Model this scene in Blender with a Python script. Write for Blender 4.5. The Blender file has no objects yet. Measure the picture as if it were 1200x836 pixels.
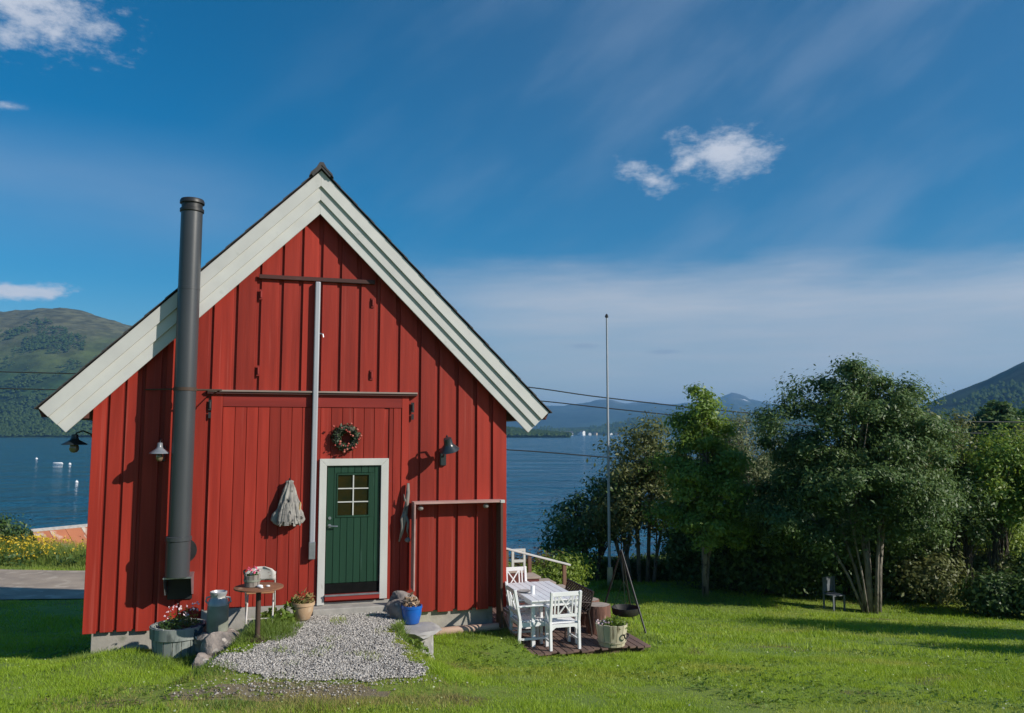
import bpy, math, random
import numpy as np
from mathutils import Vector, Matrix

scn = bpy.context.scene
COL = scn.collection
R = math.radians
rng = np.random.default_rng(7)
random.seed(7)

# ------------------------------------------------------------------ camera
cam_d = bpy.data.cameras.new("camera")
cam = bpy.data.objects.new("camera", cam_d)
COL.objects.link(cam)
cam_d.sensor_width = 36
cam_d.lens = 28.2
cam_d.clip_start = 0.1
cam_d.clip_end = 60000
cam.location = (0, 0, 2.6)
cam.rotation_euler = (R(90 + 5.47), 0, 0)
scn.camera = cam

# ------------------------------------------------------------------ light
SUN_EL, SUN_AZ = R(29), R(-23.5)          # azimuth counted from +X towards +Y
sdir = Vector((math.cos(SUN_EL) * math.cos(SUN_AZ), math.cos(SUN_EL) * math.sin(SUN_AZ), math.sin(SUN_EL)))
sun_d = bpy.data.lights.new("sun", 'SUN')
sun_d.energy = 4.4
sun_d.angle = R(0.53)
sun_d.color = (1.0, 0.93, 0.82)
sun = bpy.data.objects.new("sun", sun_d)
COL.objects.link(sun)
sun.rotation_euler = sdir.to_track_quat('Z', 'Y').to_euler()

world = bpy.data.worlds.new("World")
scn.world = world
world.use_nodes = True


def sky_world():
    nt = world.node_tree
    nt.nodes.clear()
    N = lambda t: nt.nodes.new(t)
    L = nt.links.new

    def val(x):
        if isinstance(x, (int, float)):
            n = N('ShaderNodeValue'); n.outputs[0].default_value = x
            return n.outputs[0]
        return x

    def M(op, a, b=None, c=None, clamp=False):
        n = N('ShaderNodeMath'); n.operation = op; n.use_clamp = clamp
        for i, q in enumerate((a, b, c)):
            if q is None: continue
            if isinstance(q, (int, float)): n.inputs[i].default_value = q
            else: L(q, n.inputs[i])
        return n.outputs[0]

    def sstep(x, lo, hi):
        n = N('ShaderNodeMapRange'); n.interpolation_type = 'SMOOTHSTEP'
        L(x, n.inputs[0]); n.inputs[1].default_value = lo; n.inputs[2].default_value = hi
        return n.outputs[0]

    sky = N('ShaderNodeTexSky'); sky.sky_type = 'NISHITA'; sky.sun_disc = False
    sky.sun_elevation = SUN_EL
    sky.sun_rotation = math.pi / 2 - SUN_AZ
    sky.air_density = 1.0; sky.dust_density = 0.35; sky.ozone_density = 4.0; sky.altitude = 0
    tc = N('ShaderNodeTexCoord')
    sep = N('ShaderNodeSeparateXYZ'); L(tc.outputs['Generated'], sep.inputs[0])
    X, Y, Z = sep.outputs
    az = M('MULTIPLY', M('ARCTAN2', X, Y), 57.2958)
    el = M('MULTIPLY', M('ARCSINE', Z), 57.2958)

    def noise(scale, detail, sx=1, sy=1, off=0, rough=.55):
        cb = N('ShaderNodeCombineXYZ')
        L(M('MULTIPLY', az, sx), cb.inputs[0]); L(M('MULTIPLY', el, sy), cb.inputs[1]); cb.inputs[2].default_value = off
        n = N('ShaderNodeTexNoise'); n.inputs['Scale'].default_value = scale; n.inputs['Detail'].default_value = detail
        n.inputs['Roughness'].default_value = rough
        L(cb.outputs[0], n.inputs['Vector'])
        return n.outputs[0]

    wob = noise(.16, 6, 1, 1.35, 3, .6)
    wob2 = noise(.5, 9, 1, 1.9, 9, .68)

    def puff(a, e, ra, re, tilt=0, soft=1.15, amp=2.3):
        da = M('SUBTRACT', az, a); de = M('SUBTRACT', el, e)
        t = R(tilt)
        u = M('ADD', M('MULTIPLY', da, math.cos(t)), M('MULTIPLY', de, math.sin(t)))
        v = M('SUBTRACT', M('MULTIPLY', de, math.cos(t)), M('MULTIPLY', da, math.sin(t)))
        d = M('SQRT', M('ADD', M('POWER', M('DIVIDE', u, ra), 2), M('POWER', M('DIVIDE', v, re), 2)))
        d = M('ADD', d, M('MULTIPLY', M('SUBTRACT', wob2, .5), amp))
        d = M('ADD', d, M('MULTIPLY', M('SUBTRACT', wob, .5), amp))
        n = N('ShaderNodeMapRange'); n.interpolation_type = 'SMOOTHSTEP'
        L(d, n.inputs[0]); n.inputs[1].default_value = 1.0; n.inputs[2].default_value = 1.0 - soft
        return n.outputs[0]

    clouds = None
    for args in ((14.9, 19.3, 4.2, 2.2, -8), (10.2, 17.6, 2.9, 1.3, -22), (12.6, 18.6, 2.0, .9, 30),
                 (-33, 26.0, 6.8, 3.4, -12), (-38.5, 27.8, 6, 3.0, 0), (-31.8, 8.6, 3.6, .55, 4, .9),
                 (-33.0, 19.4, 1.6, .5, 5, 1.4), (75, 24, 9, 4, 10), (110, 33, 8, 5, 0), (-110, 22, 10, 4, 0), (170, 28, 9, 5, 0)):
        p = puff(*args[:5], *( [args[5]] if len(args) > 5 else []))
        clouds = p if clouds is None else M('MAXIMUM', clouds, p)
    dens = M('MULTIPLY', clouds, M('ADD', .55, M('MULTIPLY', wob2, .7)), clamp=True)

    # low stratus veil over the water on the right, thinning to the left
    st_n = noise(.11, 6, .38, 2.2, 5, .6)
    edge = M('ADD', M('MULTIPLY', M('SUBTRACT', st_n, .5), 6.5), el)
    veil = M('MULTIPLY', sstep(edge, 13.0, 8.6), sstep(az, -16, 6))
    band = M('ADD', .62, M('MULTIPLY', M('SUBTRACT', noise(.2, 6, .30, 3.2, 1, .6), .5), .75))
    veil = M('MULTIPLY', M('MULTIPLY', veil, band), .9)
    # long thin cirrus streaks
    ci_c = N('ShaderNodeCombineXYZ')
    L(M('ADD', M('MULTIPLY', az, .09), M('MULTIPLY', el, .06)), ci_c.inputs[0])
    L(M('SUBTRACT', M('MULTIPLY', el, .26), M('MULTIPLY', az, .16)), ci_c.inputs[1])
    ci = N('ShaderNodeTexNoise'); ci.inputs['Scale'].default_value = .55; ci.inputs['Detail'].default_value = 6
    L(ci_c.outputs[0], ci.inputs['Vector'])
    cirrus = M('MULTIPLY', M('MULTIPLY', sstep(ci.outputs[0], .40, .72), sstep(az, -34, 22)), .22)
    cirrus = M('ADD', cirrus, M('MULTIPLY', sstep(az, -26, 12), .08))
    # a faint pale streak of high cloud low on the left
    lb = M('MULTIPLY', M('MULTIPLY', sstep(el, 9.5, 15.0), sstep(el, 20.5, 15.5)), sstep(az, -10, -24))
    cirrus = M('ADD', cirrus, M('MULTIPLY', M('MULTIPLY', lb, M('ADD', .35, noise(.16, 5, .4, 1.6, 14))), .30))
    # small dark scraps under the veil
    scraps = M('MAXIMUM', puff(5.0, 6.2, 1.7, .28, 0, .8, .9), puff(10.9, 5.7, 1.6, .22, 0, .8, .9))

    def mix(a, b, f):
        n = N('ShaderNodeMix'); n.data_type = 'RGBA'
        if isinstance(f, (int, float)): n.inputs[0].default_value = f
        else: L(f, n.inputs[0])
        if isinstance(a, tuple): n.inputs[6].default_value = a
        else: L(a, n.inputs[6])
        if isinstance(b, tuple): n.inputs[7].default_value = b
        else: L(b, n.inputs[7])
        return n.outputs[2]

    hs = N('ShaderNodeHueSaturation'); hs.inputs['Hue'].default_value = .492; hs.inputs['Saturation'].default_value = SKY_SAT; hs.inputs['Value'].default_value = SKY_VAL
    L(sky.outputs[0], hs.inputs['Color'])
    c = mix(hs.outputs[0], CIRRUS_C, cirrus)
    c = mix(c, mix(VEIL_C, VEIL_TOP, sstep(el, 5.8, 9.4)), veil)
    c = mix(c, (2.3, 2.9, 3.9, 1), M('MULTIPLY', scraps, .5))
    c = mix(c, CLOUD_C, dens)
    bg = N('ShaderNodeBackground'); bg.inputs[1].default_value = SKY_STR
    L(c, bg.inputs[0])
    out = N('ShaderNodeOutputWorld'); L(bg.outputs[0], out.inputs[0])


SKY_STR = 0.1
SKY_SAT, SKY_VAL = 1.5, 0.80
CIRRUS_C = (2.9, 3.7, 5.0, 1)
VEIL_C = (4.9, 4.9, 5.15, 1)
VEIL_TOP = (5.9, 5.75, 5.8, 1)
CLOUD_C = (5.5, 5.8, 6.5, 1)
sky_world()

vs = scn.view_settings
vs.view_transform = 'Standard'
vs.look = 'None'
vs.exposure = 0.25
vs.gamma = 1.0
vs.use_curve_mapping = False
scn.cycles.volume_bounces = 0
scn.cycles.max_bounces = 8
scn.cycles.transparent_max_bounces = 8


# ------------------------------------------------------------------ helpers
def tag(o, label=None, cat=None, group=None, kind=None):
    if label: o['label'] = label
    if cat: o['category'] = cat
    if group: o['group'] = group
    if kind: o['kind'] = kind
    return o


def empty(name, loc=(0, 0, 0), rz=0):
    o = bpy.data.objects.new(name, None)
    o.empty_display_size = .1
    COL.objects.link(o)
    o.location = loc
    o.rotation_euler = (0, 0, rz)
    return o


def copy_tree(o, parent=None):
    c = o.copy()
    COL.objects.link(c)
    if parent is not None: c.parent = parent
    for ch in list(o.children): copy_tree(ch, c)
    return c


def link_mesh(name, me, mat, parent=None, loc=None, smooth=None):
    if mat is not None: me.materials.append(mat)
    if smooth is not None:
        me.polygons.foreach_set('use_smooth', [True] * len(me.polygons))
        if smooth < 3.1: me.set_sharp_from_angle(angle=smooth)
    o = bpy.data.objects.new(name, me)
    COL.objects.link(o)
    if parent is not None: o.parent = parent
    if loc is not None: o.location = loc
    return o


def np_mesh(name, V, F, mat, parent=None, loc=None, smooth=None):
    """V (n,3) floats, F (m,k) ints"""
    me = bpy.data.meshes.new(name)
    V = np.ascontiguousarray(V, dtype=np.float32); F = np.ascontiguousarray(F, dtype=np.int32)
    m, k = F.shape
    me.vertices.add(len(V)); me.vertices.foreach_set('co', V.ravel())
    me.loops.add(m * k); me.loops.foreach_set('vertex_index', F.ravel())
    me.polygons.add(m)
    me.polygons.foreach_set('loop_start', np.arange(0, m * k, k, dtype=np.int32))
    me.update(calc_edges=True)
    return link_mesh(name, me, mat, parent, loc, smooth)


class MB:
    def __init__(s): s.v = []; s.f = []

    def add(s, vs_, fs):
        b = len(s.v)
        s.v += [tuple(q) for q in vs_]
        s.f += [tuple(i + b for i in q) for q in fs]
        return s

    def box(s, c, d, rot=None, taper=1.0):
        x, y, z = d[0] / 2, d[1] / 2, d[2] / 2
        P = [Vector((sx * x * (taper if sz > 0 else 1), sy * y * (taper if sz > 0 else 1), sz * z)) for sz in (-1, 1) for sx, sy in ((-1, -1), (1, -1), (1, 1), (-1, 1))]
        if rot is not None: P = [rot @ p for p in P]
        P = [p + Vector(c) for p in P]
        return s.add(P, [(3, 2, 1, 0), (4, 5, 6, 7), (0, 1, 5, 4), (1, 2, 6, 5), (2, 3, 7, 6), (3, 0, 4, 7)])

    def mm(s, x0, x1, y0, y1, z0, z1):
        return s.box(((x0 + x1) / 2, (y0 + y1) / 2, (z0 + z1) / 2), (x1 - x0, y1 - y0, z1 - z0))

    def beam(s, p, q, w, h, up=(0, 0, 1)):
        p, q = Vector(p), Vector(q)
        d = (q - p).normalized(); u = Vector(up)
        a = d.cross(u)
        if a.length < 1e-4: a = d.cross(Vector((1, 0, 0)))
        a.normalize(); b = a.cross(d).normalized()
        P = [e + a * sx * w / 2 + b * sy * h / 2 for e in (p, q) for sx, sy in ((-1, -1), (1, -1), (1, 1), (-1, 1))]
        return s.add(P, [(0, 1, 2, 3), (7, 6, 5, 4), (0, 4, 5, 1), (1, 5, 6, 2), (2, 6, 7, 3), (3, 7, 4, 0)])

    def tube(s, pts, r, n=8, cap=True):
        pts = [Vector(p) for p in pts]
        rs = [r] * len(pts) if isinstance(r, (int, float)) else list(r)
        b = len(s.v)
        prev = None
        for i, p in enumerate(pts):
            d = (pts[min(i + 1, len(pts) - 1)] - pts[max(i - 1, 0)]).normalized()
            if prev is None:
                a = d.cross(Vector((0, 0, 1)))
                if a.length < 1e-3: a = d.cross(Vector((1, 0, 0)))
            else:
                a = prev - d * prev.dot(d)
            a.normalize(); prev = a
            c = d.cross(a)
            for k in range(n):
                t = 2 * math.pi * k / n
                s.v.append(tuple(p + (a * math.cos(t) + c * math.sin(t)) * rs[i]))
        for i in range(len(pts) - 1):
            for k in range(n):
                k2 = (k + 1) % n
                s.f.append((b + i * n + k, b + i * n + k2, b + (i + 1) * n + k2, b + (i + 1) * n + k))
        if cap:
            s.f.append(tuple(b + k for k in range(n))[::-1])
            s.f.append(tuple(b + (len(pts) - 1) * n + k for k in range(n)))
        return s

    def lathe(s, prof, n=24, c=(0, 0, 0), fn=None, caps=True):
        b = len(s.v)
        for j, (r, z) in enumerate(prof):
            for k in range(n):
                t = 2 * math.pi * k / n
                rr = fn(r, z, t) if fn else r
                s.v.append((c[0] + rr * math.cos(t), c[1] + rr * math.sin(t), c[2] + z))
        for j in range(len(prof) - 1):
            for k in range(n):
                k2 = (k + 1) % n
                s.f.append((b + j * n + k, b + j * n + k2, b + (j + 1) * n + k2, b + (j + 1) * n + k))
        if caps:
            s.f.append(tuple(b + k for k in range(n))[::-1])
            s.f.append(tuple(b + (len(prof) - 1) * n + k for k in range(n)))
        return s

    def prism(s, poly, y0, y1):
        """poly of (x,z) counter-clockwise seen from -y, extruded along y"""
        n = len(poly)
        V = [(x, y0, z) for x, z in poly] + [(x, y1, z) for x, z in poly]
        F = [tuple(range(n)), tuple(range(2 * n - 1, n - 1, -1))]
        F += [(i, i + n, (i + 1) % n + n, (i + 1) % n) for i in range(n)]
        return s.add(V, F)

    def build(s, name, mat, parent=None, loc=None, smooth=None, bevel=0, seg=1):
        me = bpy.data.meshes.new(name)
        me.from_pydata(s.v, [], s.f)
        me.update()
        o = link_mesh(name, me, mat, parent, loc, smooth)
        if bevel:
            m = o.modifiers.new('bevel', 'BEVEL'); m.width = bevel; m.segments = seg; m.limit_method = 'ANGLE'
        return o


def vnoise(x, y, seed=0):
    x = np.asarray(x, float); y = np.asarray(y, float)
    g = np.random.default_rng(seed).random((256, 256))
    xi = np.floor(x).astype(int); yi = np.floor(y).astype(int)
    fx = x - xi; fy = y - yi
    fx = fx * fx * (3 - 2 * fx); fy = fy * fy * (3 - 2 * fy)
    a = g[xi % 256, yi % 256]; b = g[(xi + 1) % 256, yi % 256]; c = g[xi % 256, (yi + 1) % 256]; d = g[(xi + 1) % 256, (yi + 1) % 256]
    return (a * (1 - fx) + b * fx) * (1 - fy) + (c * (1 - fx) + d * fx) * fy


def fbm(x, y, octs=5, seed=0, gain=.5):
    s = 0; a = 1; t = 0
    for o in range(octs):
        s = s + a * vnoise(x * 2 ** o + 17.3 * o, y * 2 ** o + 5.1 * o, seed + o); t += a; a *= gain
    return s / t - .5


def sm(a, b, x):
    t = np.clip((np.asarray(x, float) - a) / (b - a), 0, 1)
    return t * t * (3 - 2 * t)


# ------------------------------------------------------------------ materials
def pmat(name, c1, c2=None, scale=6, stretch=(1, 1, 1), rough=.6, bump=0, bscale=None, metal=0, rand=0, c3=None, wear=.62, wscale=9,
         spec=.5, island=0, translucent=0, detail=5, coord='Object', wsoft=.08, wstretch=None, rvar=0):
    m = bpy.data.materials.new(name); m.use_nodes = True
    nt = m.node_tree; N = nt.nodes.new; L = nt.links.new
    bs = nt.nodes['Principled BSDF']
    bs.inputs['Roughness'].default_value = rough
    bs.inputs['Metallic'].default_value = metal
    bs.inputs['Specular IOR Level'].default_value = spec
    c2 = c2 or c1
    tc = N('ShaderNodeTexCoord')
    src = tc.outputs[coord]
    oi = N('ShaderNodeObjectInfo')

    def noi(sc, st, det=detail):
        mp = N('ShaderNodeMapping'); mp.inputs['Scale'].default_value = st
        L(src, mp.inputs['Vector'])
        add = N('ShaderNodeVectorMath'); add.operation = 'ADD'
        mul = N('ShaderNodeMath'); mul.operation = 'MULTIPLY'; mul.inputs[1].default_value = 37.0
        L(oi.outputs['Random'], mul.inputs[0])
        L(mp.outputs[0], add.inputs[0]); L(mul.outputs[0], add.inputs[1])
        n = N('ShaderNodeTexNoise'); n.inputs['Scale'].default_value = sc; n.inputs['Detail'].default_value = det
        L(add.outputs[0], n.inputs['Vector'])
        return n.outputs[0]

    n1 = noi(scale, stretch)
    cr = N('ShaderNodeMapRange'); cr.inputs[1].default_value = .3; cr.inputs[2].default_value = .7
    L(n1, cr.inputs[0])
    mx = N('ShaderNodeMix'); mx.data_type = 'RGBA'
    mx.inputs[6].default_value = (*c1, 1); mx.inputs[7].default_value = (*c2, 1)
    fac = cr.outputs[0]
    if island:
        geo = N('ShaderNodeNewGeometry')
        ma = N('ShaderNodeMix'); ma.data_type = 'FLOAT'; ma.inputs[0].default_value = island
        L(cr.outputs[0], ma.inputs[2]); L(geo.outputs['Random Per Island'], ma.inputs[3])
        fac = ma.outputs[0]
    L(fac, mx.inputs[0])
    col = mx.outputs[2]
    if c3:
        n2 = noi(wscale, wstretch or stretch, 8)
        mr = N('ShaderNodeMapRange'); mr.inputs[1].default_value = wear; mr.inputs[2].default_value = wear + wsoft
        L(n2, mr.inputs[0])
        m3 = N('ShaderNodeMix'); m3.data_type = 'RGBA'
        L(mr.outputs[0], m3.inputs[0]); L(col, m3.inputs[6]); m3.inputs[7].default_value = (*c3, 1)
        col = m3.outputs[2]
    if rand:
        mr = N('ShaderNodeMapRange'); mr.inputs[3].default_value = 1 - rand; mr.inputs[4].default_value = 1 + rand
        L(oi.outputs['Random'], mr.inputs[0])
        hs = N('ShaderNodeHueSaturation'); L(mr.outputs[0], hs.inputs['Value']); L(col, hs.inputs['Color'])
        col = hs.outputs[0]
    L(col, bs.inputs['Base Color'])
    if bump:
        bp = N('ShaderNodeBump'); bp.inputs['Strength'].default_value = 1.0; bp.inputs['Distance'].default_value = bump
        L(noi(bscale or scale * 3, stretch, 6), bp.inputs['Height']); L(bp.outputs[0], bs.inputs['Normal'])
    if translucent:
        out = nt.nodes['Material Output']
        tr = N('ShaderNodeBsdfTranslucent')
        hs2 = N('ShaderNodeHueSaturation'); hs2.inputs['Value'].default_value = 1.3; hs2.inputs['Hue'].default_value = .485
        L(col, hs2.inputs['Color']); L(hs2.outputs[0], tr.inputs[0])
        ms = N('ShaderNodeMixShader'); ms.inputs[0].default_value = translucent
        L(bs.outputs[0], ms.inputs[1]); L(tr.outputs[0], ms.inputs[2]); L(ms.outputs[0], out.inputs[0])
    return m


V3 = (1, 1, .07)       # grain running up a vertical board
M = dict(
    red=pmat('red_paint', (.335, .030, .017), (.235, .019, .011), 9, V3, .62, .0022, 26, rand=.22, c3=(.40, .075, .055), wear=.60, wscale=7, wsoft=.22, spec=.3, wstretch=(2.2, 1, .05)),
    red_rail=pmat('red_paint_rail', (.26, .026, .02), (.19, .018, .014), 9, (.1, 1, 1), .65, .0015, 22, rand=.05, spec=.3),
    tarred=pmat('tarred_wood', (.075, .018, .014), (.035, .014, .012), 8, (.1, 1, 1), .7, .002, 20, c3=(.2, .12, .1), wear=.66),
    greywood=pmat('weathered_wood', (.34, .27, .24), (.22, .17, .15), 8, (.12, 1, 1), .8, .002, 20, rand=.1),
    white=pmat('white_paint', (.555, .555, .54), (.49, .49, .48), 3, (1, 1, 1), .5, .0006, 40, rand=.03, c3=(.38, .39, .37), wear=.66, wscale=5, wsoft=.15),
    frame=pmat('white_frame_paint', (.56, .56, .54), (.49, .49, .47), 5, (1, 1, .3), .5, .0006, 40, c3=(.4, .38, .35), wear=.7, wscale=12),
    green=pmat('green_door_paint', (.011, .050, .027), (.008, .038, .021), 7, V3, .42, .0008, 30, rand=.08, c3=(.035, .09, .06), wear=.68, wscale=18),
    black=pmat('black_metal', (.018, .019, .021), (.03, .03, .032), 9, rough=.45, spec=.4),
    kick=pmat('kick_plate_rubber', (.006, .007, .007), (.01, .01, .01), 9, rough=.9, spec=.08),
    flue=pmat('dark_grey_steel', (.040, .045, .052), (.052, .057, .064), 2.5, (1, 1, .4), .36, .0004, 30, metal=.0, c3=(.09, .09, .092), wear=.68, wscale=4),
    steel=pmat('galvanised_steel', (.42, .44, .47), (.3, .32, .35), 10, rough=.38, metal=.75),
    polegrey=pmat('grey_pole_paint', (.42, .43, .47), (.33, .34, .39), 5, (1, 1, .1), .4, metal=.2, c3=(.30, .29, .30), wear=.7),
    glass=pmat('dark_window_glass', (.008, .012, .006), (.030, .020, .005), 4.5, rough=.05, spec=.35),  # ochre in the base colour stands in for a warm reflection
    concrete=pmat('foundation_concrete', (.42, .39, .34), (.30, .28, .25), 4, rough=.9, bump=.004, bscale=30, c3=(.16, .17, .12), wear=.63, wscale=3, wsoft=.15),
    sill=pmat('sill_concrete', (.40, .38, .35), (.28, .27, .25), 6, rough=.9, bump=.003, bscale=40),
    stone=pmat('grey_stone', (.34, .29, .26), (.13, .115, .11), 6, rough=.92, bump=.03, bscale=11, rand=.12, c3=(.46, .41, .37), wear=.56, wscale=8, wsoft=.05),
    slab=pmat('pale_slate_slab', (.42, .40, .37), (.28, .27, .27), 5, rough=.85, bump=.005, bscale=18),
    rust=pmat('rusty_iron_top', (.27, .12, .06), (.17, .075, .042), 7, rough=.8, bump=.001, bscale=50, c3=(.38, .24, .15), wear=.62, wscale=6),
    darkrust=pmat('dark_rusty_iron', (.045, .028, .02), (.07, .04, .026), 12, rough=.75),
    zinc=pmat('churn_zinc', (.27, .285, .235), (.19, .205, .165), 6, rough=.55, metal=.1, c3=(.34, .36, .36), wear=.63, wscale=5),
    zincneck=pmat('churn_neck_zinc', (.42, .44, .46), (.30, .32, .34), 9, rough=.4, metal=.2, c3=(.5, .46, .40), wear=.6),
    tub=pmat('worn_whitewashed_wood', (.30, .32, .30), (.19, .22, .21), 7, (1, 1, .25), .8, .003, 16, c3=(.10, .12, .115), wear=.54, wscale=11, wsoft=.1),
    barrel=pmat('cream_barrel_wood', (.50, .46, .34), (.36, .33, .23), 8, (1, 1, .2), .8, .003, 14, rand=.14, c3=(.16, .14, .09), wear=.57, wscale=10),
    soil=pmat('potting_soil', (.03, .022, .015), (.055, .04, .025), 20, rough=.95, bump=.01),
    terracotta=pmat('terracotta', (.48, .33, .20), (.38, .25, .15), 6, rough=.8, c3=(.54, .45, .33), wear=.52, wscale=5, wsoft=.2),
    blue=pmat('blue_glaze', (.012, .13, .50), (.008, .085, .38), 4, rough=.22, spec=.6),
    cloth=pmat('grey_canvas', (.36, .34, .31), (.16, .15, .145), 9, rough=.9, bump=.006, bscale=40, c3=(.05, .048, .046), wear=.58, wscale=11),  # darker blotches in the colour stand in for shade in the folds
    rag=pmat('blue_rag', (.015, .045, .07), (.01, .028, .045), 9, rough=.9, bump=.004),
    drift=pmat('grey_driftwood', (.30, .27, .24), (.11, .095, .085), 8, (1, 1, .3), .85, .006, 25, c3=(.06, .05, .045), wear=.6),
    palepink=pmat('faded_red_wood', (.48, .30, .27), (.36, .2, .18), 8, (.2, 1, 1), .75, .001, 30),
    brownplank=pmat('dark_brown_plank', (.10, .058, .040), (.06, .035, .026), 8, V3, .8, .002, 20, c3=(.4, .33, .28), wear=.72),
    logpink=pmat('bare_timber', (.52, .37, .28), (.40, .27, .20), 8, (.15, 1, 1), .8, .003, 15),
    deck=pmat('deck_boards', (.17, .105, .085), (.11, .068, .056), 8, (1, .08, 1), .8, .002, 22, rand=.22),
    bark_red=pmat('pine_bark', (.22, .105, .075), (.12, .06, .045), 9, (1, 1, .3), .95, .02, 14, c3=(.30, .19, .15), wear=.58, wscale=12),
    cutwood=pmat('cut_wood', (.42, .35, .30), (.30, .25, .21), 8, rough=.9, bump=.002),
    garden_white=pmat('garden_white_paint', (.80, .81, .83), (.74, .75, .77), 6, rough=.45, rand=.04, bump=.0004, c3=(.5, .5, .5), wear=.72, wscale=12),
    iron=pmat('brown_cast_iron', (.052, .036, .03), (.035, .026, .023), 10, rough=.5, metal=.3),
    steptread=pmat('pale_step_tread', (.46, .38, .32), (.34, .28, .24), 8, (.3, 1, 1), .85, .003, 16, rand=.1),
    stepside=pmat('dark_red_step', (.15, .035, .028), (.10, .026, .022), 8, rough=.75),
    railwhite=pmat('handrail_paint', (.62, .61, .60), (.48, .47, .46), 8, (.2, 1, 1), .6, rand=.05),
    railpost=pmat('rail_post_wood', (.19, .10, .065), (.13, .07, .048), 8, V3, .8),
    polewhite=pmat('flagpole_fibreglass', (.36, .39, .43), (.29, .32, .36), 3, rough=.35),
    bark_pale=pmat('pale_bark', (.25, .225, .19), (.11, .10, .085), 7, (1, 1, .35), .95, .03, 14, c3=(.045, .04, .035), wear=.56, wscale=10),
    bark_dark=pmat('dark_bark', (.085, .07, .055), (.05, .042, .034), 7, (1, 1, .5), .9, .01, 20),
    wire=pmat('power_wire', (.03, .032, .036), rough=.5),
    roofdark=pmat('dark_slate', (.05, .048, .05), (.035, .034, .036), 6, rough=.7, bump=.004, rand=.15, c3=(.1, .05, .035), wear=.66),
    soffit=pmat('soffit_wood', (.11, .035, .028), (.07, .026, .022), 8, rough=.8),
    lampblack=pmat('dark_enamel', (.018, .026, .032), (.028, .036, .042), 8, rough=.3, spec=.6),
    lampwhite=pmat('pale_enamel', (.20, .215, .245), (.14, .155, .18), 8, rough=.3, spec=.6),
    globe=pmat('amber_lamp_glass', (.20, .16, .11), (.15, .12, .08), 6, rough=.1, spec=.7),
    orangeseat=pmat('orange_wood_seat', (.46, .22, .10), (.34, .16, .08), 8, (.2, 1, 1), .6),
    chairwhite=pmat('rusty_white_paint', (.62, .59, .56), (.5, .46, .43), 7, rough=.6, c3=(.28, .15, .09), wear=.6, wscale=12),
    ironhandle=pmat('forged_iron', (.012, .012, .013), rough=.5),
    pan=pmat('sooty_steel', (.014, .014, .015), (.024, .022, .021), 9, rough=.55),
    rubber_grey=pmat('grey_float', (.27, .25, .24), (.18, .17, .16), 12, rough=.8),
    brass=pmat('yellow_wood', (.50, .33, .12), rough=.6),
    hinge=pmat('rust_red_iron', (.09, .014, .011), (.05, .012, .01), 12, rough=.7),
)

LEAF = dict(
    rowan=pmat('rowan_leaves', (.040, .100, .024), (.150, .225, .070), .9, rough=.5, island=.6, translucent=.32, spec=.4),
    mid=pmat('ash_leaves', (.085, .185, .024), (.25, .35, .05), .8, rough=.5, island=.55, translucent=.38),
    olive=pmat('olive_leaves', (.085, .115, .032), (.20, .22, .075), .8, rough=.55, island=.55, translucent=.34),
    lime=pmat('lime_leaves', (.115, .200, .022), (.26, .34, .05), .8, rough=.5, island=.55, translucent=.38),
    willow=pmat('willow_leaves', (.115, .150, .060), (.24, .27, .13), .8, rough=.55, island=.55, translucent=.34),
    russet=pmat('russet_leaves', (.12, .052, .028), (.14, .12, .040), .9, rough=.6, island=.6, translucent=.3),
    dark=pmat('shrub_leaves', (.036, .088, .024), (.115, .185, .045), .8, rough=.5, island=.55, translucent=.32),
    weed=pmat('weed_leaves', (.09, .18, .02), (.22, .30, .045), 2, rough=.55, island=.6, translucent=.36),
    wreath=pmat('wreath_leaves', (.018, .035, .016), (.05, .075, .03), 9, rough=.6, island=.6),
    dry=pmat('dry_leaves', (.34, .22, .10), (.16, .17, .04), 9, rough=.8, island=.7, translucent=.2),
)
GRASS = pmat('lawn_blades', (.18, .31, .014), (.36, .49, .038), .35, rough=.55, island=.6, translucent=.4, coord='Object', detail=4, c3=(.40, .43, .075), wear=.53, wscale=.55, wsoft=.2)
DRYG = pmat('dry_blades', (.36, .28, .10), (.20, .23, .05), .8, rough=.7, island=.7, translucent=.25)
MEADOW = pmat('meadow_blades', (.10, .20, .02), (.27, .31, .07), .7, rough=.65, island=.6, translucent=.3)
YELLOW = pmat('yellow_petals', (.62, .43, .015), (.50, .36, .02), 9, rough=.6, island=.8)
PETAL = pmat('pale_pink_petals', (.75, .66, .68), (.66, .45, .52), 9, rough=.6, island=.8)
PINK = pmat('pink_petals', (.68, .06, .16), (.6, .12, .22), 9, rough=.6, island=.8)
BERRY = pmat('red_berries', (.36, .03, .03), (.42, .14, .10), 9, rough=.35, island=.8)
GRAVEL = pmat('grey_pebbles', (.15, .14, .13), (.60, .565, .52), 3, rough=.85, island=.92)


# ------------------------------------------------------------------ the lie of the land
BYAW = R(16.5)
BO = Vector((-3.123, 12.735, 0.0))
CU, SU = math.cos(BYAW), math.sin(BYAW)


def BW(x, y, z):                       # barn frame -> world
    return Vector((BO.x + x * CU - y * SU, BO.y + x * SU + y * CU, z))


def to_barn(X, Y):
    dx = X - BO.x; dy = Y - BO.y
    return dx * CU + dy * SU, -dx * SU + dy * CU


BLEN = 6.3


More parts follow.
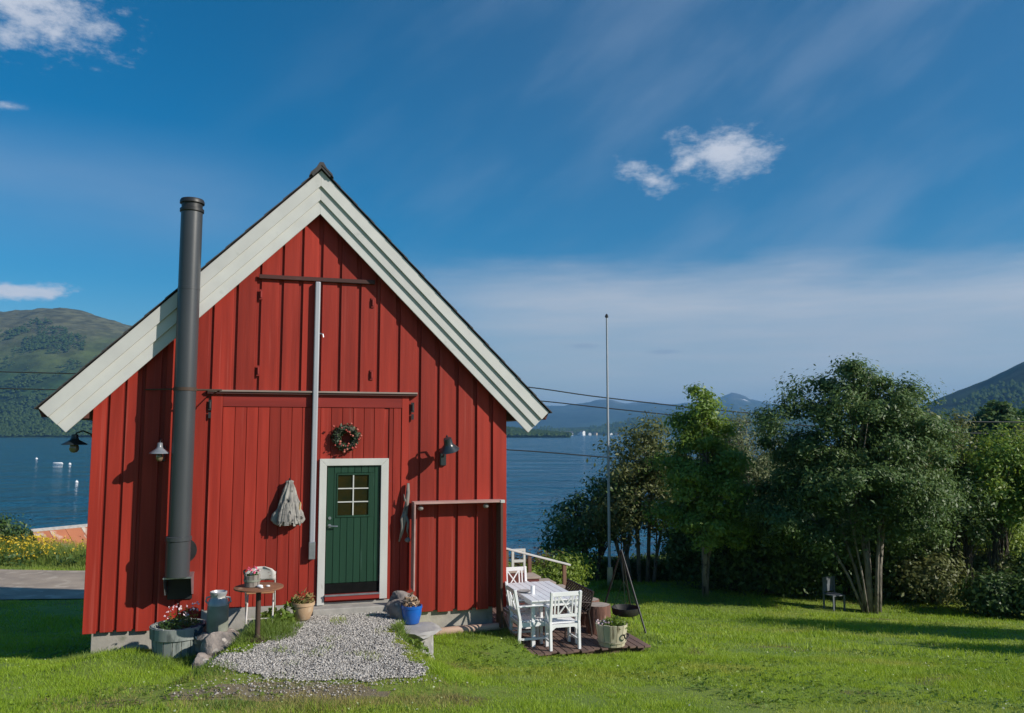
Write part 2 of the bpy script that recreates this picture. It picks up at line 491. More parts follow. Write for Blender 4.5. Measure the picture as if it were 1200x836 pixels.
def gz(X, Y, fine=True):
    X = np.asarray(X, float); Y = np.asarray(Y, float)
    b = np.interp(Y, [-60, -10, 0, 6, 10.3, 12.6, 14, 18, 24, 28, 33, 40, 48, 56, 64, 75],
                  [7, 2.6, .95, .31, -.40, -.78, -1.02, -1.68, -2.5, -2.6, -2.95, -3.8, -4.9, -6.2, -7.2, -8])
    # left meadow bank is a touch higher beyond the road
    lf = sm(-7, -12, X)
    bl = np.interp(Y, [-60, -10, 0, 6, 10.3, 12.6, 18, 22.5, 28, 31, 36, 40, 44, 52, 60, 75],
                   [7, 2.6, .95, .28, -.45, -1.0, -1.75, -2.0, -2.08, -2.35, -3.3, -4.1, -4.9, -6.2, -7.0, -8])
    b = b * (1 - lf) + bl * lf
    b = b - .02 * np.clip(X - 2, 0, 12) * sm(4, 14, Y) * (1 - sm(22, 30, Y))
    # land rises to the right
    s = sm(14, 34, X - np.clip(Y - 34, 0, 400) * .12)
    rt = np.where(Y > 24, -2.6 + (Y - 24) * .030, b)
    b = b * (1 - s) + np.maximum(b, rt) * s
    # levelled terrace in front of the barn door
    bx, by = to_barn(X, Y)
    m = sm(-1.25, -.75, bx) * 0 + sm(-3.95, -3.55, X) * (1 - sm(0, 1, (X - np.interp(Y, [8.8, 10, 11, 12], [-1.0, -1.15, -1.5, -1.6])) / np.interp(Y, [8.8, 10.2, 11], [1.3, .8, .18]))) * (1 - sm(13.4, 14.2, Y)) * sm(8.2, 9.0, Y)
    zt = np.interp(Y, [8, 8.8, 10.5, 11.5, 12.5, 14], [-.10, -.12, -.12, -.12, -.17, -.17])
    b = b + m * np.maximum(zt - b, 0)
    # bank along the left foundation
    b = b + .18 * np.exp(-((X + 5.2) / .9) ** 2 - ((Y - 11.3) / 1.1) ** 2)
    # ground stays below the deck
    dk = sm(3.05, 3.2, bx) * (1 - sm(5.22, 5.38, bx)) * sm(-1.22, -1.08, by) * (1 - sm(2.6, 3.2, by))
    b = b - dk * np.maximum(b + .88, 0)
    ap = sm(5.0, 5.25, bx) * (1 - sm(5.6, 6.8, bx)) * sm(-2.4, -1.2, by) * (1 - sm(1.0, 3.0, by))
    b = b + ap * np.maximum(-.80 - b, 0)
    fr_ = sm(-1.3, -.9, bx) * (1 - sm(3.05, 3.3, bx)) * sm(-2.6, -.8, by) * (1 - sm(.3, .8, by))
    b = b + fr_ * np.maximum(-.60 - b, 0)
    if fine:
        b = b + .05 * fbm(X * .6, Y * .6, 4, 3) + .015 * fbm(X * 3, Y * 3, 2, 5)
    return b


def gzf(x, y): return float(gz(x, y))


def axis(pts):
    out = []
    for (a, b, st) in pts: out += list(np.arange(a, b, st))
    return np.array(out + [pts[-1][1]])


xs = axis([(-90, -30, 5), (-30, -10, .7), (-10, 5, .18), (5, 22, .6), (22, 60, 2), (60, 160, 6)])
ys = axis([(-45, 0, 3), (0, 5, .6), (5, 16, .18), (16, 32, .5), (32, 76, 1.5), (76, 130, 4)])
GX, GY = np.meshgrid(xs, ys, indexing='ij')
GZ = gz(GX, GY)


def grid_faces(nx, ny):
    i, j = np.meshgrid(np.arange(nx - 1), np.arange(ny - 1), indexing='ij')
    a = (i * ny + j).ravel()
    return np.stack([a, a + ny, a + ny + 1, a + 1], 1)


SOIL = pmat('turf_soil', (.13, .21, .018), (.19, .25, .032), .7, rough=.95, bump=.02, bscale=8, c3=(.13, .115, .035), wear=.6, wscale=.9)
g = np_mesh('ground', np.stack([GX, GY, GZ], -1).reshape(-1, 3), grid_faces(len(xs), len(ys)), SOIL, smooth=3.2)
tag(g, kind='structure')

# water: the fjord
def water():
    m = bpy.data.materials.new('fjord_water'); m.use_nodes = True
    nt = m.node_tree; N = nt.nodes.new; L = nt.links.new
    bs = nt.nodes['Principled BSDF']
    bs.inputs['Base Color'].default_value = (.010, .100, .185, 1)
    bs.inputs['Roughness'].default_value = .12
    bs.inputs['IOR'].default_value = 1.33
    tc = N('ShaderNodeTexCoord')
    hs = []
    for sc, st, det in ((.22, (1, 1.6, 1), 4), (1.1, (1, 1.5, 1), 3), (.03, (1, 2.2, 1), 3)):
        mp = N('ShaderNodeMapping'); mp.inputs['Scale'].default_value = st; mp.inputs['Rotation'].default_value = (0, 0, .35)
        L(tc.outputs['Object'], mp.inputs[0])
        n = N('ShaderNodeTexNoise'); n.inputs['Scale'].default_value = sc; n.inputs['Detail'].default_value = det
        L(mp.outputs[0], n.inputs['Vector']); hs.append(n.outputs[0])
    a = N('ShaderNodeMath'); a.operation = 'MULTIPLY_ADD'; a.inputs[1].default_value = .3
    L(hs[1], a.inputs[0]); L(hs[0], a.inputs[2])
    b = N('ShaderNodeMath'); b.operation = 'MULTIPLY_ADD'; b.inputs[1].default_value = 3.0
    L(hs[2], b.inputs[0]); L(a.outputs[0], b.inputs[2])
    bp = N('ShaderNodeBump'); bp.inputs['Strength'].default_value = 1; bp.inputs['Distance'].default_value = 2.4
    L(b.outputs[0], bp.inputs['Height']); L(bp.outputs[0], bs.inputs['Normal'])
    mr = N('ShaderNodeMapRange'); mr.inputs[1].default_value = .35; mr.inputs[2].default_value = .65
    mr.inputs[3].default_value = .06; mr.inputs[4].default_value = .15
    L(hs[2], mr.inputs[0]); L(mr.outputs[0], bs.inputs['Roughness'])
    wx = np.concatenate([-np.geomspace(14000, 30, 24), np.geomspace(30, 14000, 24)])
    wy = np.concatenate([[34], np.geomspace(60, 15000, 40)])
    A, B = np.meshgrid(wx, wy, indexing='ij')
    o = np_mesh('water', np.stack([A, B, np.full_like(A, -6.4)], -1).reshape(-1, 3), grid_faces(len(wx), len(wy)), m, smooth=3.2)
    tag(o, kind='structure')


water()

# ------------------------------------------------------------------ hills and mountains
F_PX, HZ = 940.0, 508.0


def ridge(name, prof, y_shore, y_ridge, mat, seed, rough_amp, nu=160, nt_=36, back=.35, shape=.8, nfreq=.006):
    """a real ridge of hills: bearing profile -> height at its own distance"""
    b = np.array([(p - 600) / F_PX for p, _ in prof]); e = np.array([(HZ - y) / F_PX for _, y in prof])
    u = np.linspace(b[0], b[-1], nu); t = np.concatenate([np.linspace(-.03, 1, nt_), np.linspace(1.06, 1 + back, 8)])
    U, T_ = np.meshgrid(u, t, indexing='ij')
    D = y_shore + (y_ridge - y_shore) * T_
    X = U * D
    top = np.interp(U, b, e) * y_ridge + 2.6 + 6.4
    s = np.where(T_ < 1, np.sin(np.clip(T_, 0, 1) * math.pi / 2) ** (1 / shape), 1 - ((T_ - 1) / back) ** 2 * .5)
    n = fbm(X * nfreq, D * nfreq, 6, seed, .55)
    Z = -6.4 + top * s + rough_amp * n * np.clip(T_, 0, 1) ** .7 * np.clip(top / 60, .1, 1)
    Z = np.where(T_ < 0, -8, np.maximum(Z, -6.0 + 1.2 * np.clip(T_, 0, 1)))
    o = np_mesh(name, np.stack([X, D, Z], -1).reshape(-1, 3), grid_faces(nu, len(t)), mat, smooth=3.2)
    tag(o, kind='structure')
    return (U, T_, X, D, Z)


def hill_mat(name, low, mid, high, z0, z1, z2, scale=.02, snow=None):
    m = bpy.data.materials.new(name); m.use_nodes = True
    nt = m.node_tree; N = nt.nodes.new; L = nt.links.new
    bs = nt.nodes['Principled BSDF']; bs.inputs['Roughness'].default_value = .95; bs.inputs['Specular IOR Level'].default_value = .1
    tc = N('ShaderNodeTexCoord'); sp = N('ShaderNodeSeparateXYZ'); L(tc.outputs['Object'], sp.inputs[0])

    def noi(sc, det, st=(1, 1, 1)):
        mp = N('ShaderNodeMapping'); mp.inputs['Scale'].default_value = st; L(tc.outputs['Object'], mp.inputs[0])
        n = N('ShaderNodeTexNoise'); n.inputs['Scale'].default_value = sc; n.inputs['Detail'].default_value = det; n.inputs['Roughness'].default_value = .65
        L(mp.outputs[0], n.inputs['Vector'])
        return n.outputs[0]
    n1 = noi(scale * .35, 8)
    ad = N('ShaderNodeMath'); ad.operation = 'MULTIPLY_ADD'; ad.inputs[1].default_value = (z2 - z0) * 1.3
    sb = N('ShaderNodeMath'); sb.operation = 'SUBTRACT'; sb.inputs[1].default_value = .5
    L(n1, sb.inputs[0]); L(sb.outputs[0], ad.inputs[0]); L(sp.outputs[2], ad.inputs[2])

    def step(lo, hi, src):
        r = N('ShaderNodeMapRange'); r.interpolation_type = 'SMOOTHSTEP'; r.inputs[1].default_value = lo; r.inputs[2].default_value = hi
        L(src, r.inputs[0]); return r.outputs[0]

    def mix(a, b, f):
        x = N('ShaderNodeMix'); x.data_type = 'RGBA'
        for i, q in ((6, a), (7, b)):
            if isinstance(q, tuple): x.inputs[i].default_value = (*q, 1)
            else: L(q, x.inputs[i])
        L(f, x.inputs[0]); return x.outputs[2]
    n2 = noi(scale, 8)
    lowv = mix(tuple(q * .55 for q in low), tuple(q * 1.5 for q in low), step(.35, .65, n2))
    midv = mix(tuple(q * .6 for q in mid), tuple(q * 1.4 for q in mid), step(.35, .65, noi(scale * .8, 8, (1, 1, 2))))
    highv = mix(tuple(q * .65 for q in high), tuple(q * 1.35 for q in high), step(.38, .62, noi(scale * 1.4, 9, (1, 1, 3))))
    c = mix(lowv, midv, step(z0, z1, ad.outputs[0]))
    c = mix(c, highv, step(z1, z2, ad.outputs[0]))
    if snow:
        sn = N('ShaderNodeMath'); sn.operation = 'MULTIPLY'
        L(step(.60, .66, noi(scale * 1.2, 5)), sn.inputs[0]); L(step(snow, snow * 1.15, sp.outputs[2]), sn.inputs[1])
        c = mix(c, (.75, .78, .8), sn.outputs[0])
    L(c, bs.inputs['Base Color'])
    bp = N('ShaderNodeBump'); bp.inputs['Distance'].default_value = .12 / scale; bp.inputs['Strength'].default_value = .8
    L(n2, bp.inputs['Height']); L(bp.outputs[0], bs.inputs['Normal'])
    return m


HM1 = hill_mat('moor_hill', (.030, .058, .015), (.068, .088, .024), (.098, .098, .052), 110, 190, 300, .02)
LH = ridge('hills', [(-900, 470), (-600, 440), (-400, 415), (-200, 388), (-60, 374), (0, 370.5), (25, 366.5), (60, 366), (85, 369), (110, 375), (145, 383), (200, 402),
                     (280, 430), (400, 468), (500, 490), (560, 500), (600, 503), (630, 506), (668, 510)], 1700, 2500, HM1, 11, 70, nu=240, nt_=60)
HM2 = hill_mat('wooded_hill', (.018, .034, .012), (.028, .044, .016), (.06, .065, .03), 120, 330, 600, .012)
RH = ridge('hills', [(1020, 497), (1060, 488), (1085, 477), (1105, 468), (1130, 459), (1160, 449), (1200, 429), (1280, 398), (1400, 385), (1600, 380), (1900, 390), (2300, 420)],
           1250, 2000, HM2, 23, 26, nu=200, nt_=50)
HM3 = hill_mat('far_mountain', (.025, .040, .020), (.05, .06, .04), (.12, .12, .115), 120, 260, 420, .004, snow=300)
ridge('mountains', [(300, 496), (420, 490), (520, 486), (590, 484), (640, 479), (672, 477), (690, 475), (704, 471), (716, 470), (730, 475), (745, 474), (765, 472), (790, 475), (812, 473),
                    (835, 470), (858, 461), (868, 463), (884, 470), (912, 476), (960, 479), (1040, 476), (1100, 478), (1160, 482), (1300, 478), (1500, 490)], 6200, 9000, HM3, 31, 120, nu=240, nt_=46, nfreq=.0022, shape=.75)
HM4 = hill_mat('headland_wood', (.024, .044, .015), (.032, .055, .018), (.05, .07, .03), 20, 60, 120, .014)
HL = ridge('hills', [(540, 508.5), (580, 505), (620, 503), (660, 502), (700, 500.5), (722, 497), (745, 491.5), (770, 488), (800, 486.5), (840, 485), (900, 487), (960, 489), (1040, 494), (1120, 503), (1180, 508)],
           3500, 4300, HM4, 41, 18, nu=150, nt_=24)


def far_wood(name, label, G_, n, tmax, hmin, hmax, mat, seed, ulo=-9, uhi=9, t0=0):
    U, T_, X, D, Z = G_
    r = np.random.default_rng(seed)
    nu, nt_ = X.shape
    fi = r.random(n) * (nu - 1.001); tt = t0 + r.random(n) ** 1.15 * tmax
    trow = T_[0]
    fj = np.interp(tt, trow, np.arange(nt_))
    i0 = fi.astype(int); j0 = np.minimum(fj.astype(int), nt_ - 2); a = fi - i0; b = fj - j0

    def bl(A): return (A[i0, j0] * (1 - a) + A[i0 + 1, j0] * a) * (1 - b) + (A[i0, j0 + 1] * (1 - a) + A[i0 + 1, j0 + 1] * a) * b
    x, y, z, u = bl(X), bl(D), bl(Z), bl(U)
    k = (u > ulo) & (u < uhi) & (fbm(x * .012, y * .012, 3, seed) + .35 - tt / tmax * .45 > r.random(n) * .25)
    x, y, z = x[k], y[k], z[k]; n = len(x)
    h = hmin + (hmax - hmin) * r.random(n); w = h * (.30 + .25 * r.random(n))
    base = np.array([(0, 0, 1), (1, 0, .45), (.31, .95, .35), (-.81, .59, .5), (-.81, -.59, .38), (.31, -.95, .45), (0, 0, -.1)], float)
    V = base[None] * np.stack([w, w, h], -1)[:, None, :] * (1 + .25 * (r.random((n, 7, 3)) - .5))
    V = V + np.stack([x, y, z], -1)[:, None, :]
    f = np.array([(0, 1, 2), (0, 2, 3), (0, 3, 4), (0, 4, 5), (0, 5, 1)])
    Fc = (f[None] + (np.arange(n) * 7)[:, None, None]).reshape(-1, 3)
    o = np_mesh(name, V.reshape(-1, 3), Fc, mat, smooth=3.2)
    tag(o, label, 'wood', kind='stuff')


FARWOOD = pmat('far_wood_leaves', (.024, .050, .013), (.058, .092, .024), .01, rough=.9, island=.7, spec=.1)
far_wood('hillside_wood', 'dark green wood covering the lower slopes of the hill across the water at left', LH, 70000, .66, 5, 12, FARWOOD, 3, uhi=.15)
far_wood('headland_wood', 'dark trees along the far shore and headland behind the village', HL, 7000, .8, 9, 18, FARWOOD, 5, t0=.11)
far_wood('mountainside_wood', 'blue green wood on the steep slope at far right', RH, 14000, .62, 7, 13, FARWOOD, 6, uhi=.75)


# ------------------------------------------------------------------ the barn
barn = empty('red_barn', BO, BYAW)
tag(barn, 'red wooden barn with white bargeboards, green door and tall grey flue', 'barn')
TOPZ = 6.52                                    # under side of the roof over the ridge on the wall line
wall = MB().prism([(-3.13, -.24), (3.10, -.24), (3.10, TOPZ - 3.10), (0, TOPZ), (-3.13, TOPZ - 3.13)], 0, .03).build('wall', M['red'], barn)
edges = [-3.17, -2.945, -2.725, -2.475, -2.19, -1.885, -1.545, -1.20, -.86, -.525, -.225, .075, .375, .69, 1.0, 1.335, 1.685, 1.995, 2.32, 2.64, 2.915, 3.15]


def gable_board(x0, x1, z0, y0=-.030, y1=-.002):
    t0, t1 = TOPZ - abs(x0) - .02, TOPZ - abs(x1) - .02
    poly = [(x0, z0), (x1, z0), (x1, t1)]
    if x0 < 0 < x1: poly.append((0, TOPZ - .02))
    poly.append((x0, t0))
    return MB().prism(poly, y0, y1)


for a, b in zip(edges[:-1], edges[1:]):
    w = (b - a)
    gap = .072 if w > .25 else .05
    x1 = b if b > 3.1 else b - gap
    z0 = -.262 + random.uniform(-.012, .012) if (b < -1.5 or a > 1.6) else 3.265
    gable_board(a, x1, z0, -.030 - random.uniform(0, .004)).build('board', M['red'], wall, bevel=.003)
# the old double barn doors that now frame the small door
bd = MB().mm(-1.375, 1.375, -.006, -.002, -.02, 3.0).build('barn_door', M['red'], barn)
MB().mm(-1.545, -1.378, -.036, -.003, -.03, 3.245).build('stile', M['red'], bd, bevel=.003)
MB().mm(1.378, 1.49, -.036, -.003, -.03, 3.245).build('stile', M['red'], bd, bevel=.003)
MB().mm(-1.376, 1.376, -.034, -.003, 3.01, 3.245).build('top_rail', M['red_rail'], bd, bevel=.003)
xl = [-1.375, -1.195, -1.025, -.855, -.685, -.52, -.35, -.19, -.045]
for a, b in zip(xl[:-1], xl[1:]):
    MB().mm(a + .004, b - .004, -.020 - random.uniform(0, .004), -.0065, -.02, 3.004).build('plank', M['red'], bd, bevel=.003)
MB().mm(-.043, .088, -.03, -.0065, -.02, 3.004).build('centre_stile', M['red'], bd, bevel=.003)
xr = [.09, .255, .43, .60, .77, .935, 1.10, 1.24, 1.375]
for a, b in zip(xr[:-1], xr[1:]):
    z0 = 2.195 if b < 1.2 else -.02
    if a < 1.17 < b: z0 = -.02; a = 1.172
    MB().mm(a + .004, b - .004, -.020 - random.uniform(0, .004), -.0065, z0, 3.004).build('plank', M['red'], bd, bevel=.003)
led = MB().mm(-1.60, 1.62, -.105, -.004, 3.235, 3.262).build('ledge', M['greywood'], barn, bevel=.003)
MB().mm(-1.60, 1.62, -.085, -.004, 3.205, 3.234).build('ledge_lip', M['tarred'], led)
MB().mm(-.90, .90, -.09, -.032, 5.02, 5.085).build('hatch_beam', M['tarred'], barn, bevel=.004)
for hx, hz in ((-.865, 4.77), (-.875, 3.57), (.875, 4.72), (.875, 3.54), (-1.56, 3.03), (1.55, 3.02)):
    h = MB().mm(hx - .025, hx + .025, -.052, -.031, hz - .08, hz + .08)
    h.tube([(hx, -.058, hz - .05), (hx, -.058, hz + .05)], .016, 8)
    if abs(hx) > 1: h.mm(hx - .02, hx + .02, -.056, -.031, hz - .2, hz - .11)
    h.build('hinge', M['red_rail'] if abs(hx) < 1 else M['black'], barn)
# side and back walls, roof, foundation
for sx, nm in ((-1, 'side_wall'), (1, 'side_wall')):
    xx = 3.10 * sx
    m_ = MB().mm(min(xx, xx - .04 * sx), max(xx, xx - .04 * sx), .031, BLEN, -.25, TOPZ - 3.12)
    yy = .06
    while yy < BLEN - .2:
        m_.mm(min(xx, xx + .028 * sx), max(xx, xx + .028 * sx), yy, yy + .22, -.262, TOPZ - 3.14); yy += .30
    m_.build(nm, M['red'], barn)
m_ = MB().prism([(-3.05, -.25), (3.05, -.25), (3.05, TOPZ - 3.07), (0, TOPZ - .03), (-3.05, TOPZ - 3.07)], BLEN, BLEN + .03)
xx = -3.0
while xx < 2.9:
    z1 = TOPZ - max(abs(xx), abs(xx + .22)) - .06
    m_.mm(xx, xx + .22, BLEN + .031, BLEN + .058, -.262, z1); xx += .30
m_.build('back_wall', M['red'], barn)
fd = MB().mm(-3.07, 2.94, .05, BLEN - .05, -1.9, -.25).build('foundation', M['concrete'], barn, bevel=.01)
MB().mm(-1.58, 1.52, -.028, .049, -.42, -.022).build('sill_beam', M['sill'], barn)
MB().mm(.02, 1.30, -.30, -.029, -.24, -.062).build('door_step', M['sill'], barn, bevel=.012, seg=2)
RL = (3.84, 2.95)                              # eave edge
for sx in (-1, 1):
    rf = MB()
    P = [(0, 6.80), (RL[0] * sx, RL[1] + .0), (RL[0] * sx - .05 * sx, RL[1] - .12), (0, 6.63)]
    if sx > 0: P = P[::-1]
    rf.prism(P[::-1] if False else P, -.22, BLEN + .28)
    roof = rf.build('roof', M['soffit'], barn)
    for k in range(14):                         # slate courses, each lapping the one below
        t0, t1 = k / 14, (k + 1.12) / 14
        x0, z0 = RL[0] * (1 - t0) + .03, RL[1] + (6.80 - RL[1]) * t0 - .03
        x1, z1 = RL[0] * (1 - t1), RL[1] + (6.80 - RL[1]) * t1
        x1 = max(x1, .0); z1 = min(z1, 6.80)
        q = [(sx * x0, z0 + .018), (sx * x1, z1 + .004), (sx * x1, z1 + .018), (sx * x0, z0 + .036)]
        MB().prism(q if sx < 0 else q[::-1], -.315, BLEN + .3).build('slate_course', M['roofdark'], roof)
    # eave box
    x0, x1 = sorted((sx * 3.16, sx * 3.62))
    MB().mm(x0, x1, .02, BLEN, 2.82, 2.93).build('eave_box', M['soffit'], roof)
    # three lapped bargeboards
    s2 = math.sqrt(.5)
    for k in range(3):
        off0, off1 = .155 * k, .155 * k + .175   # distance below the roof line
        yb = -.285 + .036 * k
        def pt(along_end, off):
            # roof line offset square to the slope
            if not along_end: return (0, 6.775 - off * math.sqrt(2))
            ex, ez = 3.82, 6.775 - 3.82
            return (sx * (ex - off * s2), ez - off * s2)
        q = [pt(0, off0), pt(1, off0), pt(1, off1), pt(0, off1)]
        MB().prism(q[::-1] if sx > 0 else q, yb, yb + .034).build('bargeboard', M['white'], barn, bevel=.003)
for k in range(7):                              # ridge tiles
    y0 = -.345 + k * .98
    rt_ = MB().prism([(-.15, 6.68), (-.13, 6.665), (0, 6.80), (.13, 6.665), (.15, 6.68), (.03, 6.895), (-.03, 6.895)][::-1], y0, y0 + 1.0 - .02)
    rt_.prism([(-.19, 6.655), (0, 6.845), (.19, 6.655), (.165, 6.72), (0, 6.88), (-.165, 6.72)], y0 - .01, y0 + .1) if k == 0 else None
    rt_.build('ridge_tile', M['roofdark'], barn)

# green door
door = MB().mm(.205, 1.045, -.009, -.0068, .10, 2.092).build('door', M['kick'], barn)
fr = MB()
fr.prism([(.09, -.05), (.20, -.05), (.20, 2.09), (.09, 2.20)], -.072, -.008)
fr.prism([(1.05, .0), (1.17, .0), (1.17, 2.20), (1.05, 2.09)], -.072, -.008)
fr.prism([(.2005, 2.0905), (1.0495, 2.0905), (1.1695, 2.2), (.0905, 2.2)], -.0725, -.008)
fr.build('door_frame', M['frame'], barn, bevel=.004)
MB().mm(.205, 1.045, -.11, -.0095, .02, .105).build('threshold', M['red_rail'], barn, bevel=.004)
MB().mm(.205, 1.045, -.118, -.111, .085, .112).build('threshold_strip', M['steel'], barn)
WX0, WX1, WZ0, WZ1 = .38, .86, 1.31, 1.94
px_ = [.21, .318, .424, .530, .636, .742, .848, .954, 1.04]
for a, b in zip(px_[:-1], px_[1:]):
    segs = [(.27, 2.085)]
    if b > WX0 and a < WX1: segs = [(.27, WZ0 - .035), (WZ1 + .035, 2.085)]
    for z0, z1 in segs:
        MB().mm(a + .003, b - .003, -.030 - random.uniform(0, .001), -.0095, z0, z1).build('plank', M['green'], door, bevel=.003)
for (x0, x1) in ((.318, WX0 - .02), (WX1 + .02, .954)):
    MB().mm(x0 + .003, x1, -.030, -.0095, WZ0 - .034, WZ1 + .034).build('plank', M['green'], door)
wf = MB()
for (x0, x1, z0, z1) in ((WX0 - .02, WX1 + .02, WZ0 - .03, WZ0), (WX0 - .02, WX1 + .02, WZ1, WZ1 + .03), (WX0 - .02, WX0, WZ0, WZ1), (WX1, WX1 + .02, WZ0, WZ1)):
    wf.mm(x0, x1, -.040, -.0095, z0, z1)
wf.build('window_frame', M['green'], door, bevel=.002)
for i in range(2):
    for j in range(3):
        x0 = WX0 + i * .24; z0 = WZ0 + j * .21
        MB().mm(x0 + .003, x0 + .237, -.016, -.0098, z0 + .003, z0 + .207).build('pane', M['glass'], door)
mu = MB().mm(.611, .629, -.036, -.0165, WZ0, WZ1)
for z in (WZ0 + .21, WZ0 + .42): mu.mm(WX0, .6105, -.0345, -.0165, z - .008, z + .008).mm(.6295, WX1, -.0345, -.0165, z - .008, z + .008)
mu.build('muntin', M['frame'], door)
MB().mm(.21, 1.04, -.034, -.0095, .115, .265).build('kick_plate', M['kick'], door)
hd = MB().tube([(.262, -.03, 1.155), (.262, -.036, 1.155)], .028, 12).tube([(.262, -.036, 1.155), (.262, -.085, 1.155), (.275, -.092, 1.155), (.385, -.09, 1.15)], .011, 8)
MB().tube([(.262, -.03, 1.275), (.262, -.045, 1.275)], .024, 12).build('lock', M['steel'], door, smooth=.7)
hd.build('handle', M['steel'], door, smooth=.7)
for hz in (.42, 1.80):
    MB().tube([(1.048, -.05, hz - .06), (1.048, -.05, hz + .06)], .012, 8).build('hinge', M['black'], door)

# tall flue
FX, FY = -1.885, -.42
flue = MB().lathe([(.155, 1.12), (.155, 4.72), (.158, 4.722), (.158, 4.76), (.154, 4.762), (.154, 5.93)], 28, (FX, FY, 0)).build('flue', M['flue'], barn, smooth=.6)
MB().lathe([(.162, 5.90), (.172, 5.91), (.172, 5.95), (.15, 5.96), (.15, 6.03), (.176, 6.035), (.176, 6.07), (.16, 6.10), (.08, 6.115), (0.002, 6.118)], 28, (FX, FY, 0)).build('flue_cap', M['black'], flue, smooth=.5)
MB().lathe([(.168, .55), (.168, 1.05), (.180, 1.06), (.180, 1.115), (.158, 1.125)], 28, (FX - .01, FY, 0)).build('flue_base', M['flue'], flue, smooth=.5)
MB().tube([(FX, FY + .12, .86), (FX, -.03, .86)], .13, 20).build('flue_elbow', M['flue'], flue, smooth=.7)
MB().tube([(FX + .03, -.05, .86), (FX + .03, -.03, .86)], .185, 24).build('wall_collar', M['black'], flue, smooth=.7)
MB().mm(FX - .19, FX + .19, -.50, -.031, .525, .548).build('shelf_plate', M['steel'], flue)
MB().prism([(0, 0), (1, 0), (1, 1)], 0, 1) if False else None
for sx in (-.185, .18):
    br = MB()
    V = [(FX + sx, -.48, .524), (FX + sx, -.032, .524), (FX + sx, -.032, .22), (FX + sx, -.30, .27)]
    br.add(V + [(x + .006, y, z) for x, y, z in V], [(0, 1, 2, 3), (7, 6, 5, 4), (0, 4, 5, 1), (1, 5, 6, 2), (2, 6, 7, 3), (3, 7, 4, 0)])
    br.build('shelf_bracket', M['steel'], flue)
MB().mm(FX - .17, FX + .17, -.06, -.032, .16, .50).build('shelf_shade', M['black'], flue)  # black panel added for the dark shade between the shelf brackets
wb = MB().tube([(-2.47, -.06, 3.25), (-2.06, -.33, 3.25), (FX - .15, FY + .06, 3.25)], .011, 8)
wb.tube([(FX + .15, FY + .03, 3.24), (-1.38, -.35, 3.245)], .014, 8).tube([(-1.40, -.34, 3.245), (-1.62, -.036, 3.14)], .009, 6)
wb.lathe([(.160, 3.22), (.164, 3.22), (.164, 3.27), (.160, 3.27)], 28, (FX, FY, 0), caps=False)
wb.build('wall_stay', M['darkrust'], flue, smooth=.6)

# grey pole down the middle of the gable
pole = MB().mm(-.045, .04, -.125, -.04, .67, 5.01).build('gable_pole', M['polegrey'], barn, bevel=.02, seg=3)
MB().mm(-.052, .047, -.132, -.036, .66, .93).build('pole_foot', M['steel'], pole, bevel=.01)
MB().tube([(.04, -.09, 4.18), (.09, -.10, 4.17), (.10, -.10, 4.12)], .012, 6).build('pole_hook', M['steel'], pole)

# three wall lamps
def lamp(name, label, loc, rz, enamel, kind):
    t = empty(name, loc, rz); t.scale = (.84, 1.08, .84); tag(t, label, 'lamp', 'lamps fixed to the barn')
    MB().mm(-.045, .045, -.045, 0, -.14, .14).build('mount', M['lampblack'], t, bevel=.01)
    MB().tube([(0, -.04, .05), (0, -.12, .20), (0, -.22, .26), (0, -.30, .22), (0, -.32, .14)], .013, 8).build('arm', M['lampblack'], t, smooth=.8)
    MB().lathe([(.02, .20), (.045, .19), (.05, .13), (.06, .10), (.165, .025), (.17, .01), (.16, .012), (.055, .08), (.02, .085)], 20, (0, -.32, 0)).build('shade', enamel, t, smooth=.8)
    MB().lathe([(.005, -.13), (.04, -.12), (.062, -.075), (.062, -.03), (.045, .03), (.045, .07)], 16, (0, -.32, 0)).build('globe', M['globe'], t, smooth=1.5)
    return t


lamp('wall_lamp', 'pale enamel lamp with a glass globe beside the grey flue', BW(-2.20, -.031, 2.30), BYAW, M['lampwhite'], 0)
lamp('wall_lamp', 'black lamp seen against the water at the left corner of the barn', BW(-3.13, .35, 2.42), BYAW + R(-90), M['lampblack'], 1)
# right hand lamp: closed shade, tilted outward
t = empty('wall_lamp', BW(2.06, -.031, 2.20), BYAW); tag(t, 'dark swan neck lamp on the red boards right of the wreath', 'lamp', 'lamps fixed to the barn')
MB().mm(-.05, .05, -.05, 0, -.13, .16).build('mount', M['lampblack'], t, bevel=.012)
MB().tube([(0, -.05, .02), (.0, -.16, .10), (.0, -.24, .30), (.0, -.32, .36), (.01, -.37, .30)], .014, 8).build('arm', M['lampblack'], t, smooth=.8)
sh = MB().lathe([(.03, .14), (.065, .13), (.075, .03), (.10, .0), (.165, -.07), (.16, -.075), (.09, -.02), (.03, .0)], 20)
o = sh.build('shade', M['lampblack'], t, (.02, -.37, .20), smooth=.8); o.rotation_euler = (R(18), R(-14), 0)

# wreath over the door
t = empty('wreath', BW(.49, -.04, 2.53), BYAW); tag(t, 'round wreath of dark leaves and red berries above the green door', 'wreath')
MB().tube([(.15 * math.cos(a), -.05, .15 * math.sin(a)) for a in np.linspace(0, 2 * math.pi, 25)], .045, 8, cap=False).build('wreath_ring', M['bark_dark'], t)


